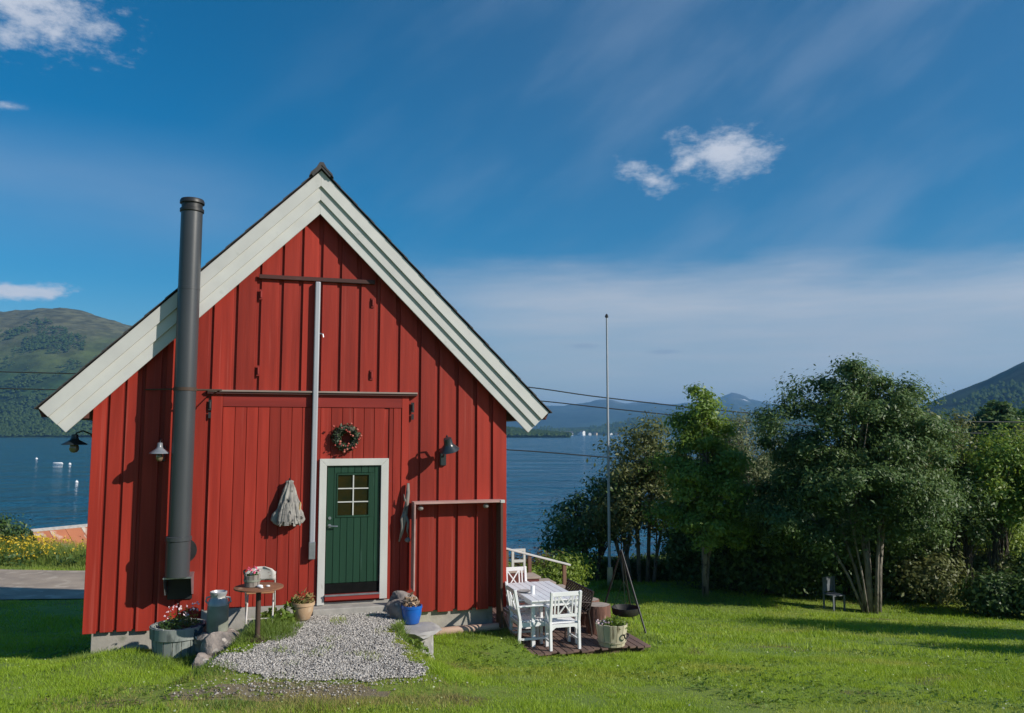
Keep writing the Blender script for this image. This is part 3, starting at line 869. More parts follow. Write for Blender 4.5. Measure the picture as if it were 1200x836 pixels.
def leaf_cloud(P, nrm, size, r, aspect=.45, droop=0., fold=.25):
    """P (n,3), nrm (n,3) -> verts (4n,3), quads"""
    n = len(P)
    nrm = nrm / np.linalg.norm(nrm, axis=1, keepdims=True)
    q = r.normal(size=(n, 3)); q[:, 2] -= droop
    tg = q - nrm * (q * nrm).sum(1, keepdims=True); tg /= np.linalg.norm(tg, axis=1, keepdims=True)
    bt = np.cross(nrm, tg)
    s = (size * (.5 + 1.1 * r.random(n) ** 1.5))[:, None]
    w = s * aspect
    a = P - tg * s * .5; c = P + tg * s * .5
    b = P + bt * w * .5 + nrm * w * fold; d = P - bt * w * .5 + nrm * w * fold
    V = np.stack([a, b, c, d], 1).reshape(-1, 3)
    Fq = np.arange(4 * n).reshape(n, 4)
    return V, Fq


r_ = np.random.default_rng(5)
th = r_.random(900) * 2 * math.pi; ph = r_.random(900) * 2 * math.pi
nr = np.stack([np.cos(th) * np.cos(ph), np.sin(ph), np.sin(th) * np.cos(ph)], 1)
P = np.stack([.15 * np.cos(th), -.05 + 0 * th, .15 * np.sin(th)], 1) + nr * (.03 + .045 * r_.random(900))[:, None]
V, Fq = leaf_cloud(P, nr + .5 * r_.normal(size=(900, 3)), .05, r_)
np_mesh('wreath_leaves', V, Fq, LEAF['wreath'], t)


def blobs(P, rad, r, mat, name, parent, sub=1):
    base = np.array([(0, 0, 1), (1, 0, .1), (.31, .95, -.1), (-.81, .59, .1), (-.81, -.59, -.1), (.31, -.95, .1), (0, 0, -1)], float)
    f = np.array([(0, 1, 2), (0, 2, 3), (0, 3, 4), (0, 4, 5), (0, 5, 1), (6, 2, 1), (6, 3, 2), (6, 4, 3), (6, 5, 4), (6, 1, 5)])
    n = len(P); rr = (rad * (.7 + .6 * r.random(n)))[:, None, None]
    V = base[None] * rr + np.asarray(P)[:, None, :]
    Fc = (f[None] + (np.arange(n) * 7)[:, None, None]).reshape(-1, 3)
    return np_mesh(name, V.reshape(-1, 3), Fc, mat, parent, smooth=3.2)


th = r_.random(24) * 2 * math.pi
P = np.stack([.15 * np.cos(th) + .05 * r_.normal(size=24), -.10 - .03 * r_.random(24), .15 * np.sin(th) + .05 * r_.normal(size=24)], 1)
tag(blobs(P, .022, r_, BERRY, 'berries', t), kind='stuff')

# canvas bundle on a hook
t = empty('canvas_bundle', BW(-.36, -.03, 1.18), BYAW); tag(t, 'grey canvas bundle gathered on a hook left of the door', 'cloth')


def folds(r, z, a):
    k = max(0, 1 - z / .72)
    return r * (1 + (.10 + .16 * k) * math.sin(9 * a + 3 * math.sin(4 * z + 1)) + .09 * k * math.sin(17 * a + 9 * z) + .05 * math.sin(23 * z + 5 * a))


cv = MB().lathe([(.02, .03), (.15, .015), (.20, .05), (.225, .10), (.21, .17), (.205, .20), (.165, .26), (.16, .33), (.135, .40), (.115, .48), (.09, .56), (.07, .62), (.055, .66), (.065, .685), (.03, .70)], 64, (0, -.13, 0), folds)
o = cv.build('canvas', M['cloth'], t, smooth=3.2); o.scale = (.92, .62, 1)
fl_ = MB()
for k in range(16):
    a = math.pi + math.pi * (k + .5) / 16; rr = .165
    x, y = rr * math.cos(a) * .95, -.10 + rr * math.sin(a) * .62
    fl_.beam((x * .8, y * .85 - .01, .34 + .03 * math.sin(k * 2.1)), (x * 1.12, y * 1.06 - .03, .05 + .04 * math.sin(k * 1.7)), .028 + .01 * (k % 3), .008, (math.cos(a), math.sin(a), 0))
fl_.build('canvas_frill', M['cloth'], t)
MB().tube([(.0, -.0, .69), (.0, -.1, .70), (.0, -.12, .73)], .012, 6).build('hook', M['black'], t)
MB().tube([(.155, -.10, .18), (.168, -.10, .36)], .012, 6).build('wooden_toggle', M['brass'], t)

# driftwood
t = empty('driftwood', BW(1.41, -.06, .85), BYAW); tag(t, 'twisted grey driftwood root hung on the wall right of the door', 'driftwood')
dw = MB().tube([(.075, -.03, .95), (.07, -.05, .80), (.05, -.06, .62), (.03, -.055, .50), (.015, -.05, .36), (-.02, -.05, .18), (-.06, -.04, .03)], [.022, .034, .036, .042, .034, .026, .012], 9)
dw.tube([(.02, -.06, .50), (-.03, -.08, .38), (-.02, -.09, .26), (-.05, -.07, .12)], [.03, .026, .02, .008], 7)
dw.tube([(.03, -.06, .46), (.075, -.08, .33), (.06, -.07, .2), (.085, -.05, .12)], [.026, .022, .014, .006], 7)
dw.tube([(.05, -.06, .62), (.01, -.09, .70), (.0, -.08, .78)], [.02, .014, .005], 6)
dw.build('driftwood_stem', M['drift'], t, smooth=3.2)

# open plank box on the right
t = empty('plank_frame', BW(1.57, -.032, -.45), BYAW); tag(t, 'open frame of narrow planks standing out from the right end of the barn wall', 'frame')
MB().mm(-.02, 1.47, -.27, -.002, 1.925, 1.958).build('top_plank', M['palepink'], t, bevel=.003)
MB().mm(-.018, .006, -.27, -.002, .58, 1.923).build('side_plank', M['palepink'], t, bevel=.003)
MB().mm(1.405, 1.445, -.27, -.002, -.08, 1.923).build('side_plank', M['brownplank'], t, bevel=.003)
MB().mm(1.40, 1.475, -.282, -.20, 1.915, 1.965).build('end_block', M['white'], t, bevel=.004)
for x, z in ((.10, 1.86), (1.18, 1.87), (-.08, 1.35)):
    f = empty('float', BW(1.57 + x, -.20 if z > 1.5 else -.08, -.45 + z), BYAW)
    tag(f, {.10: 'small grey float hanging at the left end under the top plank of the frame', 1.18: 'small grey float hanging at the right end under the top plank of the frame',
            -.08: 'small grey float hung low on the wall below the driftwood'}[x], 'float', 'grey floats hung on the wall')
    MB().lathe([(.005, -.04), (.03, -.034), (.048, -.01), (.046, .012), (.025, .034), (.006, .04)], 14).build('float_body', M['rubber_grey'], f, smooth=3)
    MB().tube([(0, 0, .036), (0, .0, .064)], .006, 6).build('float_cord', M['brass'], f)

# ------------------------------------------------------------------ things in front of the barn
def rock(name, label, loc, size, seed, mat='stone', rz=0, flat=.0, group=None, boxy=0):
    r = np.random.default_rng(seed)
    import bmesh
    bm = bmesh.new(); bmesh.ops.create_icosphere(bm, subdivisions=4, radius=1)
    pl = r.normal(size=(14, 3)); pl /= np.linalg.norm(pl, axis=1, keepdims=True); dd = .60 + .3 * r.random(14)
    for v in bm.verts:
        p = np.array(v.co)
        if boxy: p = p * (1 - boxy) + boxy * .8 * p / np.abs(p).max()
        for n_, d_ in zip(pl, dd + boxy * .35):
            k = p @ n_ - d_
            if k > 0: p = p - n_ * k * .97
        if flat: p[2] = min(p[2], flat)
        f = .10 * (float(fbm(p[0] * 2 + seed + 9 * p[2], p[1] * 2 + 7 * p[2], 4, seed)))
        p = p * (1 + f + .05 * math.sin(5 * p[0] + seed) * math.sin(6 * p[1] + 2 * p[2]))
        v.co = p * np.array(size)
    me = bpy.data.meshes.new(name); bm.to_mesh(me); bm.free()
    o = link_mesh(name, me, M[mat], smooth=.38)
    o.location = loc; o.rotation_euler = (0, 0, rz)
    tag(o, label, 'rock', group)
    return o


rock('rock', 'pinkish grey rock under the milk churn, the largest of the terrace edge', (-3.88, 11.0, -.26), (.25, .24, .27), 33)
rock('rock', 'low dark rock at the foot of the churn rock, in the grass edge', (-4.0, 10.75, -.42), (.2, .2, .2), 8)
rock('rock', 'pale rock under the churn, just behind the large pinkish one', (-4.05, 11.42, -.26), (.40, .34, .24), 21, flat=.62)
rock('rock', 'lichen spotted boulder between the door step and the blue pot', (-1.72, 12.36, -.09), (.22, .19, .20), 5)
rock('rock', 'shaded block of stone against the wall behind the lichen spotted boulder', (-1.72, 12.78, -.06), (.32, .15, .22), 15)
rock('stone_slab', 'pale flat stone slab under the blue pot', (-1.40, 12.10, -.27), (.42, .52, .11), 12, 'slab', .25, .55)
rock('rock', 'upright grey block below the front of the pale slab', (-1.34, 12.0, -.54), (.22, .30, .34), 14, 'slab', .2, boxy=.8)
rock('rock', 'low sloping stone in the grass in front of the upright grey block', (-1.20, 11.40, -.56), (.16, .26, .20), 16, 'slab', .3)


def plant(parent, c, rad, h, n, size, mat, seed, name='foliage', up=.8):
    r = np.random.default_rng(seed)
    th = r.random(n) * 2 * math.pi; q = np.sqrt(r.random(n)) * rad
    z = h * r.random(n) ** .8 * (1 - .55 * (q / rad) ** 2)
    P = np.stack([c[0] + q * np.cos(th), c[1] + q * np.sin(th), c[2] + z], 1)
    nr = r.normal(size=(n, 3)); nr[:, 2] += up
    V, Fq = leaf_cloud(P, nr, size, r)
    return np_mesh(name, V, Fq, mat, parent)


def blossoms(parent, c, rad, h0, h1, n, size, mat, seed, name='blossom'):
    r = np.random.default_rng(seed)
    th = r.random(n) * 2 * math.pi; q = np.sqrt(r.random(n)) * rad
    P = np.stack([c[0] + q * np.cos(th), c[1] + q * np.sin(th), c[2] + h0 + (h1 - h0) * r.random(n)], 1)
    P = np.repeat(P, 6, 0) + r.normal(size=(n * 6, 3)) * size * .28
    nr = r.normal(size=(n * 6, 3)); nr[:, 2] += 1; nr[:, 1] -= .6
    V, Fq = leaf_cloud(P, nr, size, r, aspect=.85)
    return np_mesh(name, V, Fq, mat, parent)


def staved(parent, name, r0, r1, h, n, mat, thick=.03):
    """each stave its own part"""
    for k in range(n):
        a0 = 2 * math.pi * k / n + .012; a1 = 2 * math.pi * (k + 1) / n - .012
        b_ = MB(); dz = random.uniform(-.008, .008)
        V = []
        for (rr, z) in ((r0, 0), (r1, h + dz)):
            for a in (a0, a1): V.append((rr * math.cos(a), rr * math.sin(a), z))
            for a in (a1, a0): V.append(((rr - thick) * math.cos(a), (rr - thick) * math.sin(a), z))
        b_.add(V, [(3, 2, 1, 0), (4, 5, 6, 7), (0, 1, 5, 4), (1, 2, 6, 5), (2, 3, 7, 6), (3, 0, 4, 7)])
        b_.build('stave', mat, parent, bevel=.003)


# whitewashed tub with flowers
TB = (-4.62, 11.42, -.41)
t = empty('tub', TB); tag(t, 'wide weathered whitewashed wooden tub under the flue', 'tub')
staved(t, 'stave', .325, .355, .38, 18, M['tub'])
MB().lathe([(.352, .225), (.364, .225), (.372, .375), (.361, .375)], 40, caps=False).build('hoop', M['tub'], t, smooth=.6)
MB().lathe([(.32, .31), (.15, .335), (.003, .345)], 24).build('soil', M['soil'], t)
fp = empty('flowering_plant', (TB[0], TB[1], TB[2] + .34)); tag(fp, 'pink and white flowers growing in the whitewashed tub', 'flowers')
plant(fp, (.02, 0, 0), .27, .12, 380, .05, LEAF['dark'], 4)
plant(fp, (.05, 0, .02), .22, .24, 150, .035, LEAF['weed'], 14)
blossoms(fp, (.05, -.02, 0), .24, .14, .31, 30, .022, PETAL, 6)
rg = empty('rag', (TB[0] + .22, TB[1] - .27, TB[2] + .2)); tag(rg, 'dark blue rag draped over the right rim of the tub', 'rag')
gx, gy = np.meshgrid(np.linspace(0, 1, 16), np.linspace(0, 1, 14), indexing='ij')
an = -.62 + gx * .62
rr = .378 + .02 * np.sin(gx * 17) * (1 - gy) + .01 * np.sin(gy * 13 + gx * 5)
zz = .19 - .17 * (1 - gy) * (.65 + .5 * np.sin(gx * 5 + .4)) + .0
rr = np.where(gy > .8, rr - (gy - .8) * .6, rr); 
Vr = np.stack([rr * np.cos(an) - .22, rr * np.sin(an) + .27, zz], -1).reshape(-1, 3)
o = np_mesh('rag_cloth', Vr, grid_faces(16, 14), M['rag'], rg, smooth=3.2); o.modifiers.new('t', 'SOLIDIFY').thickness = .008

# milk churn
t = empty('milk_churn', (-4.06, 11.36, -.11)); tag(t, 'old grey metal milk churn standing on the terrace rocks', 'milk churn')
MB().lathe([(.135, 0), (.142, .02), (.142, .33), (.136, .36)], 28).build('churn_body', M['zinc'], t, smooth=.7)
MB().lathe([(.140, .355), (.138, .375), (.125, .42), (.10, .45), (.098, .475), (.112, .50), (.115, .53), (.104, .535), (.09, .50), (.02, .49)], 28).build('churn_neck', M['zincneck'], t, smooth=.7)
MB().tube([(-.13, 0, .36), (-.175, 0, .40), (-.16, 0, .45), (-.105, 0, .46)], .012, 8).build('handle', M['zincneck'], t, smooth=1)
MB().tube([(.13, 0, .36), (.175, 0, .40), (.16, 0, .45), (.105, 0, .46)], .012, 8).build('handle', M['zincneck'], t, smooth=1)

# round rusty table and what stands on it
RT = (-3.37, 10.92, -.12)
t = empty('round_table', RT); tag(t, 'small round rusty pedestal table in front of the barn', 'table')
MB().lathe([(.30, .665), (.318, .672), (.318, .69), (.305, .694), (.003, .694)], 40).build('tabletop', M['rust'], t, smooth=.6)
MB().tube([(0, 0, .02), (0, 0, .66)], .034, 12).build('pedestal', M['darkrust'], t, smooth=1)
MB().lathe([(.16, 0), (.16, .015), (.05, .035), (.036, .07)], 24).build('base', M['darkrust'], t, smooth=.6)
TZ = RT[2] + .696
t = empty('wooden_pail', (RT[0] - .085, RT[1] - .02, TZ)); tag(t, 'small weathered staved pail on the round rusty table', 'pail')
staved(t, 'stave', .098, .108, .155, 12, M['drift'], .014)
MB().lathe([(.103, .07), (.1095, .07), (.1105, .095), (.104, .095)], 24, caps=False).build('hoop', M['zinc'], t)
MB().lathe([(.094, .12), (.003, .13)], 16).build('soil', M['soil'], t)
MB().tube([(-.10, 0, .15), (-.115, 0, .2), (-.09, 0, .215)], .014, 6).build('handle', M['black'], t)
fp = empty('flowering_plant', (RT[0] - .075, RT[1] - .02, TZ + .12)); tag(fp, 'bright pink flowers in the small pail on the round table', 'flowers')
plant(fp, (0, 0, 0), .085, .085, 150, .032, LEAF['dark'], 24)
blossoms(fp, (0, 0, 0), .085, .06, .125, 8, .028, PINK, 26)
blossoms(fp, (.0, 0, 0), .085, .04, .10, 7, .026, PETAL, 27)
for (dx, dy, lb, s) in ((.045, -.10, 'white cup lying on its side next to the pail on the round table', 1), (.14, -.06, 'white shell near the right edge of the round table', .7), (.085, -.16, 'white pebble at the front of the round table', .6)):
    o = MB().lathe([(.004, 0), (.022, .004), (.032, .02), (.026, .038), (.008, .046)], 12).build({1: 'cup', .7: 'shell', .6: 'pebble'}[s], M['garden_white'], None, (RT[0] + dx, RT[1] + dy, TZ), smooth=1.2)
    o.scale = (s * 1.3, s, s * .8); tag(o, lb, {1: 'cup', .7: 'shell', .6: 'pebble'}[s])
# folding chair behind it
CH = (-3.66, 11.95, -.10)
t = empty('folding_chair', CH, R(195)); tag(t, 'white metal folding chair with orange wooden seat behind the round table', 'chair')
bk = MB()
V, Fq = [], []
for i, zz_ in enumerate(np.linspace(.60, .80, 7)):
    hw = .20 * math.sqrt(max(0, 1 - max(0, (zz_ - .68) / .125) ** 2)) + .01
    for j in range(9): V.append(((j / 4 - 1) * hw, .21 - .03 * (1 - (j / 4 - 1) ** 2) + (zz_ - .6) * .15, zz_))
b0 = MB().add(V, [(i * 9 + j, i * 9 + j + 1, (i + 1) * 9 + j + 1, (i + 1) * 9 + j) for i in range(6) for j in range(8)])
o = b0.build('backrest', M['chairwhite'], t, smooth=3); o.modifiers.new('t', 'SOLIDIFY').thickness = .012
MB().mm(-.19, .19, -.20, .17, .405, .43).build('seat', M['orangeseat'], t, bevel=.01, seg=2)
for sx in (-1, 1):
    MB().tube([(sx * .20, .225, .72), (sx * .20, .12, .42), (sx * .20, -.22, .0)], .013, 8).build('leg', M['chairwhite'], t, smooth=1)
    MB().tube([(sx * .18, -.17, .40), (sx * .18, .24, .0)], .013, 8).build('leg', M['chairwhite'], t, smooth=1)
MB().tube([(-.18, .18, .06), (.18, .18, .06)], .009, 6).build('stretcher', M['chairwhite'], t)

# pots
def pot(name, label, loc, prof, mat, seed):
    t = empty(name, loc); tag(t, label, 'flower pot')
    MB().lathe(prof, 28).build('pot_body', mat, t, smooth=.8)
    return t


PT = (-3.08, 12.12, -.125)
pot('flower_pot', 'cream and terracotta flower pot left of the door frame', PT, [(.095, 0), (.105, .01), (.145, .12), (.152, .20), (.168, .205), (.170, .25), (.155, .252), (.148, .21), (.003, .20)], M['terracotta'], 1)
fp = empty('potted_plant', (PT[0], PT[1], PT[2] + .2)); tag(fp, 'half withered plant in the terracotta pot', 'plant')
plant(fp, (0, 0, 0), .15, .24, 150, .075, LEAF['dry'], 31); plant(fp, (-.14, 0, -.05), .14, .16, 110, .08, LEAF['weed'], 32)
PB = (-1.49, 12.22, -.205)
pot('flower_pot', 'glossy blue flower pot on the pale stone slab', PB, [(.10, 0), (.112, .01), (.145, .14), (.150, .22), (.158, .225), (.158, .262), (.146, .264), (.14, .23), (.003, .225)], M['blue'], 2)
fp = empty('potted_plant', (PB[0], PB[1], PB[2] + .22)); tag(fp, 'dried up plant in the blue pot', 'plant')
plant(fp, (0, 0, 0), .13, .22, 170, .065, pmat('withered_stalks', (.42, .30, .20), (.25, .16, .10), 9, rough=.85, island=.8), 33)

# timber along the foundation
o = MB().tube([(0, 0, 0), (.4, .01, .004), (.8, -.004, .0), (1.12, .0, .01)], [.062, .065, .063, .058], 10).build('timber', M['logpink'], None, BW(1.93, -.16, -.555), smooth=.9)
o.rotation_euler = (0, R(-1), BYAW); tag(o, 'bare peeled timber lying along the foundation below the plank frame', 'timber')

# ------------------------------------------------------------------ the deck and its furniture
DZ = -.74
deck = empty('deck', BW(3.2, -1.15, DZ), BYAW); tag(deck, 'low wooden deck of brown boards beside the barn', 'deck')
x = .0
while x < 1.98:
    w = .118
    MB().mm(x, x + w - .012, 0 + random.uniform(-.05, .05), 3.5, -.03, random.uniform(-.002, .002)).build('plank', M['deck'], deck, bevel=.003)
    x += w
MB().mm(.02, 1.95, .10, 3.4, -.13, -.031).build('joists', M['brownplank'], deck)
o = MB().mm(-.02, .015, -.55, .35, -.10, .26).build('edge_board', M['logpink'], None); o.location = BW(3.13, .05, DZ + .06); o.rotation_euler = (R(22), 0, BYAW)
tag(o, 'short bare board leaning at the barn corner by the deck', 'board')


def garden_chair(label, x, y, face):
    """face: direction the sitter looks, degrees in the barn frame (0 = +x)"""
    t = empty('garden_chair', BW(x, y, DZ), BYAW + R(face - 90)); tag(t, label, 'chair', 'white garden chairs on the deck')
    return t


def chair_parts(t):
    # sitter faces +y, back at y=-.24
    m = M['garden_white']
    for sx in (-1, 1):
        MB().beam((sx * .235, -.235, 0), (sx * .235, -.215, .43), .045, .05, (0, 1, 0)).beam((sx * .235, -.215, .432), (sx * .235, -.30, .90), .045, .045, (0, 1, 0)).build('leg', m, t, bevel=.006)
        MB().mm(sx * .235 - .0225, sx * .235 + .0225, .20, .25, 0, .62).build('leg', m, t, bevel=.006)
        MB().mm(sx * .235 - .03, sx * .235 + .03, -.24, .28, .622, .646).build('armrest', m, t, bevel=.006)
        MB().mm(sx * .235 - .012, sx * .235 + .012, -.19, .198, .32, .39).build('seat_rail', m, t)
        MB().mm(sx * .235 - .012, sx * .235 + .012, -.21, .198, .12, .15).build('stretcher', m, t)
    for k in range(6):
        MB().mm(-.22, .22, -.20 + k * .078, -.20 + k * .078 + .066, .395, .415).build('seat_slat', m, t, bevel=.004)
    ap = MB().prism([(-.21, .30), (-.15, .345), (.15, .345), (.21, .30), (.21, .393), (-.21, .393)], -.235, -.21); ap.build('apron', m, t)
    MB().prism([(-.21, .32), (-.15, .355), (.15, .355), (.21, .32), (.21, .393), (-.21, .393)], .21, .235).build('apron', m, t)

    def by(z): return -.215 - (z - .43) * .18
    MB().beam((-.212, by(.86), .86), (.212, by(.86), .86), .022, .07).build('back_rail', m, t, bevel=.004)
    MB().beam((-.212, by(.52), .52), (.212, by(.52), .52), .022, .05).build('back_rail', m, t, bevel=.004)
    for x in (-.17, -.115, .115, .17):
        MB().beam((x, by(.545), .545), (x, by(.825), .825), .022, .016, (0, 1, 0)).build('back_slat', m, t)
    cr = MB()
    for s in (1, -1): cr.beam((-s * .10, by(.548) + .001 * s, .548), (s * .10, by(.822) + .001 * s, .822), .02, .016, (0, 1, 0))
    cr.build('back_cross', m, t)


c1 = garden_chair('white cross back garden chair nearest the camera, seen from behind', 3.80, -.83, 90)
chair_parts(c1)
for lb, x, y, fa in (('white garden chair seen from the side at the left front of the table', 3.37, -.55, 0),
                     ('white garden chair half hidden between the barn corner and the table', 3.43, .16, 0),
                     ('white cross back garden chair at the far end of the table, facing the camera', 3.66, 1.02, -90)):
    c = copy_tree(c1); c.location = BW(x, y, DZ); c.rotation_euler = (0, 0, BYAW + R(fa - 90)); c['label'] = lb

t = empty('garden_table', BW(3.75, -.05, DZ), BYAW); tag(t, 'long white slatted garden table on the deck', 'table')
for k in range(7):
    MB().mm(-.42 + k * .12, -.42 + k * .12 + .1165, -.78, .78, .700, .722).build('table_slat', M['garden_white'], t, bevel=.004)
for sx in (-1, 1):
    for sy in (-1, 1):
        MB().mm(sx * .37 - .03, sx * .37 + .03, sy * .70 - .03, sy * .70 + .03, 0, .698).build('leg', M['garden_white'], t, bevel=.006)
    MB().mm(sx * .37 - .011, sx * .37 + .011, -.668, .668, .61, .695).build('apron', M['garden_white'], t)
for sy in (-1, 1): MB().mm(-.338, .338, sy * .70 - .011, sy * .70 + .011, .61, .695).build('apron', M['garden_white'], t)
o = MB().lathe([(.034, 0), (.036, .13), (.03, .135), (.003, .132)], 16).build('candle', M['garden_white'], None, BW(3.52, -.30, DZ + .724), smooth=.6)
tag(o, 'white candle standing on the garden table', 'candle')
o = MB().lathe([(.004, .012), (.05, .004), (.06, 0), (.11, .016), (.115, .024), (.06, .012), (.004, .01)], 20).build('plate', M['slab'], None, BW(3.43, -.12, DZ + .724), smooth=.8)
tag(o, 'grey plate lying near the candle on the garden table', 'plate')

# iron bench with a lattice back
t = empty('iron_bench', BW(4.42, .25, DZ - .03), BYAW); tag(t, 'dark iron garden bench with lattice back right of the white table', 'bench')
lat = MB()
for k in range(-6, 20):
    y0 = -.58 + k * .09
    for d in (1, -1):
        p = [(y0 if d > 0 else y0 + .40, .40), (y0 + .40 if d > 0 else y0, .72)]
        (ya, za), (yb, zb) = p
        # clip to the frame
        lo, hi = -.58, .58
        def clip(ya, za, yb, zb):
            if ya > yb: ya, za, yb, zb = yb, zb, ya, za
            if yb <= lo or ya >= hi: return None
            if ya < lo: za += (zb - za) * (lo - ya) / (yb - ya); ya = lo
            if yb > hi: zb = za + (zb - za) * (hi - ya) / (yb - ya); yb = hi
            return ya, za, yb, zb
        q = clip(ya, za, yb, zb)
        if q and abs(q[2] - q[0]) > .03: lat.beam((.06 + .006 * d + (q[1] - .4) * .25, q[0], q[1]), (.06 + .006 * d + (q[3] - .4) * .25, q[2], q[3]), .012, .020, (1, 0, 0))
lat.build('back_lattice', M['iron'], t)
MB().tube([(.06, -.60, .38), (.06, .60, .38)], .014, 8).tube([(.145, -.60, .735), (.145, .60, .735)], .017, 8).build('back_frame', M['iron'], t, smooth=1)
for k in range(6): MB().mm(-.36 + k * .068, -.36 + k * .068 + .05, -.6, .6, .39, .41).build('seat_slat', M['brownplank'], t)
for sy in (-.6, .6):
    MB().tube([(.15, sy, .74), (.06, sy, .40), (.12, sy, .0)], .017, 8).build('leg', M['iron'], t, smooth=1)
    MB().tube([(-.36, sy, .0), (-.33, sy, .40), (-.34, sy, .58), (-.2, sy, .60), (.10, sy, .56)], .015, 8).build('leg', M['iron'], t, smooth=1)

# chopping blocks
def stump(label, x, y, r, h, seed):
    t = empty('log_stump', BW(x, y, DZ)); tag(t, label, 'log')
    rr = np.random.default_rng(seed); off = rr.random(20) * .05
    MB().lathe([(r * 1.03, 0), (r, h * .3), (r * .98, h * .7), (r, h - .012), (r * .985, h)], 28, (0, 0, 0), lambda q, z, a: q * (1 + .03 * math.sin(5 * a + seed) + .02 * math.sin(11 * a) + .02 * math.sin(17 * a + 7 * z))).build('bark', M['bark_red'], t, smooth=.8)
    MB().lathe([(r * .94, h + .001), (r * .6, h + .006), (.003, h + .006)], 28, (0, 0, 0), lambda q, z, a: q * (1 + .03 * math.sin(5 * a + seed) + .02 * math.sin(11 * a))).build('cut_top', M['cutwood'], t, smooth=.8)


stump('thick red barked log stump standing behind the cream barrel', 4.74, -.14, .205, .45, 1)
stump('pale topped log stump half hidden behind the red barked stump', 4.80, .46, .19, .42, 2)
# cream half barrel
BB = BW(4.62, -.98, DZ)
t = empty('barrel_planter', BB); tag(t, 'cream painted half barrel planter at the front edge of the deck', 'planter')
staved(t, 'stave', .205, .26, .34, 14, M['barrel'])
MB().lathe([(.222, .06), (.228, .06), (.2325, .085), (.226, .085)], 30, caps=False).build('hoop', M['barrel'], t)
MB().lathe([(.23, .27), (.003, .30)], 20).build('soil', M['soil'], t)
ha = -.75
ring = [(.262 * math.cos(ha) + .02 * math.cos(ha) + .055 * math.cos(q) * -math.sin(ha), .262 * math.sin(ha) + .02 * math.sin(ha) + .055 * math.cos(q) * math.cos(ha), .20 + .06 * math.sin(q)) for q in np.linspace(math.pi, 2 * math.pi, 9)]
hb = MB().tube(ring, .011, 8)
for p in (ring[0], ring[-1]): hb.tube([p, (p[0] * .88, p[1] * .88, p[2] + .0)], .014, 8)
hb.build('handle', M['ironhandle'], t)
fp = empty('planter_plants', (BB.x, BB.y, BB.z + .28)); tag(fp, 'green plants and pink flowers in the cream barrel', 'plants')
plant(fp, (.05, 0, 0), .22, .16, 380, .06, LEAF['weed'], 41); plant(fp, (-.1, 0, 0), .14, .10, 160, .05, LEAF['dark'], 42)
blossoms(fp, (-.12, -.05, 0), .12, .06, .13, 14, .03, PETAL, 43)

# tripod with fire pan
TP = Vector((1.96, 14.65, .50))
t = empty('fire_tripod', (TP.x, TP.y, gzf(TP.x, TP.y))); tag(t, 'black steel tripod with a hanging fire pan on the lawn', 'tripod')
zb = t.location.z
for (x, y) in ((2.29, 14.05), (1.50, 15.0), (2.28, 15.5)):
    MB().tube([(x - TP.x, y - TP.y, gzf(x, y) - .03 - zb), (0, 0, TP.z + .02 - zb)], .017, 8).build('leg', M['black'], t, smooth=1)
pc = Vector((.07, .05, -.52 - zb))
MB().lathe([(.003, -.11), (.20, -.105), (.235, -.085), (.25, .0), (.255, .03), (.245, .03), (.225, -.07), (.1, -.085), (.003, -.085)], 28, pc).build('fire_pan', M['pan'], t, smooth=.9)
cz = MB()
for k in range(3):
    a = 2.1 * k + .4; cz.tube([(pc.x + .24 * math.cos(a), pc.y + .24 * math.sin(a), pc.z + .02), (pc.x * .5, pc.y * .5, pc.z + .5)], .004, 5)
cz.tube([(pc.x * .5, pc.y * .5, pc.z + .5), (0, 0, TP.z - zb)], .005, 5).build('chain', M['black'], t)

# outdoor steps with a sloping handrail
t = empty('outdoor_steps', BW(3.22, 2.45, -1.6), BYAW); tag(t, 'dark red wooden steps with pale treads beside the barn', 'steps')
tops = [(0, 1.02, -.12), (1.02, 1.34, -.25), (1.34, 1.66, -.38), (1.66, 1.98, -.52), (1.98, 2.3, -.70)]
for x0, x1, z in tops:
    zz_ = z + 1.6
    MB().mm(x0, x1 - .004, .02, .48, zz_ - .9, zz_ - .045).build('riser_block', M['stepside'], t)
    MB().mm(x0, x1 + .03, 0, .5, zz_ - .042, zz_).build('tread', M['steptread'], t, bevel=.006)
t = empty('handrail', BW(3.22, 3.15, -1.6), BYAW); tag(t, 'sloping white handrail on brown posts beside the outdoor steps', 'handrail')
rp = [(0, 2.06), (2.25, 1.43)]
MB().beam((rp[0][0], 0, rp[0][1]), (rp[1][0], 0, rp[1][1]), .11, .04).build('rail', M['railwhite'], t, bevel=.008)
for x in (.35, .85, 1.35, 2.12):
    zt = np.interp(x, [0, 2.25], [2.06, 1.43]) - .03
    MB().mm(x - .035, x + .035, -.035, .035, .3, zt).build('post', M['railpost'], t)
gp = empty('white_trellis', BW(4.0, 6.0, -1.7), BYAW); gp.location = BW(5.02, 6.0, -1.93); tag(gp, 'white wooden frame seen behind the sloping handrail', 'trellis')
g_ = MB().mm(0, .06, -.03, .03, 0, 1.72).mm(.30, .35, -.03, .03, 0, 1.72).mm(.061, .299, -.03, .03, 1.66, 1.72).mm(.061, .299, -.03, .03, 1.40, 1.46).build('trellis_frame', M['railwhite'], gp)

# flagpole
fx, fy = 3.30, 27.7
t = empty('flagpole', (fx, fy, gzf(fx, fy))); tag(t, 'tall thin white flagpole on the lawn', 'flagpole')
MB().tube([(0, 0, 0), (0, 0, 3), (0, 0, 9.2)], [.052, .046, .03], 12).build('pole', M['polewhite'], t, smooth=1)
MB().lathe([(.02, 9.2), (.06, 9.22), (.06, 9.27), (.03, 9.33), (.004, 9.35)], 10).build('finial', M['black'], t)
MB().mm(-.09, .09, -.10, -.06, 0, .7).build('pole_bracket', M['steel'], t)

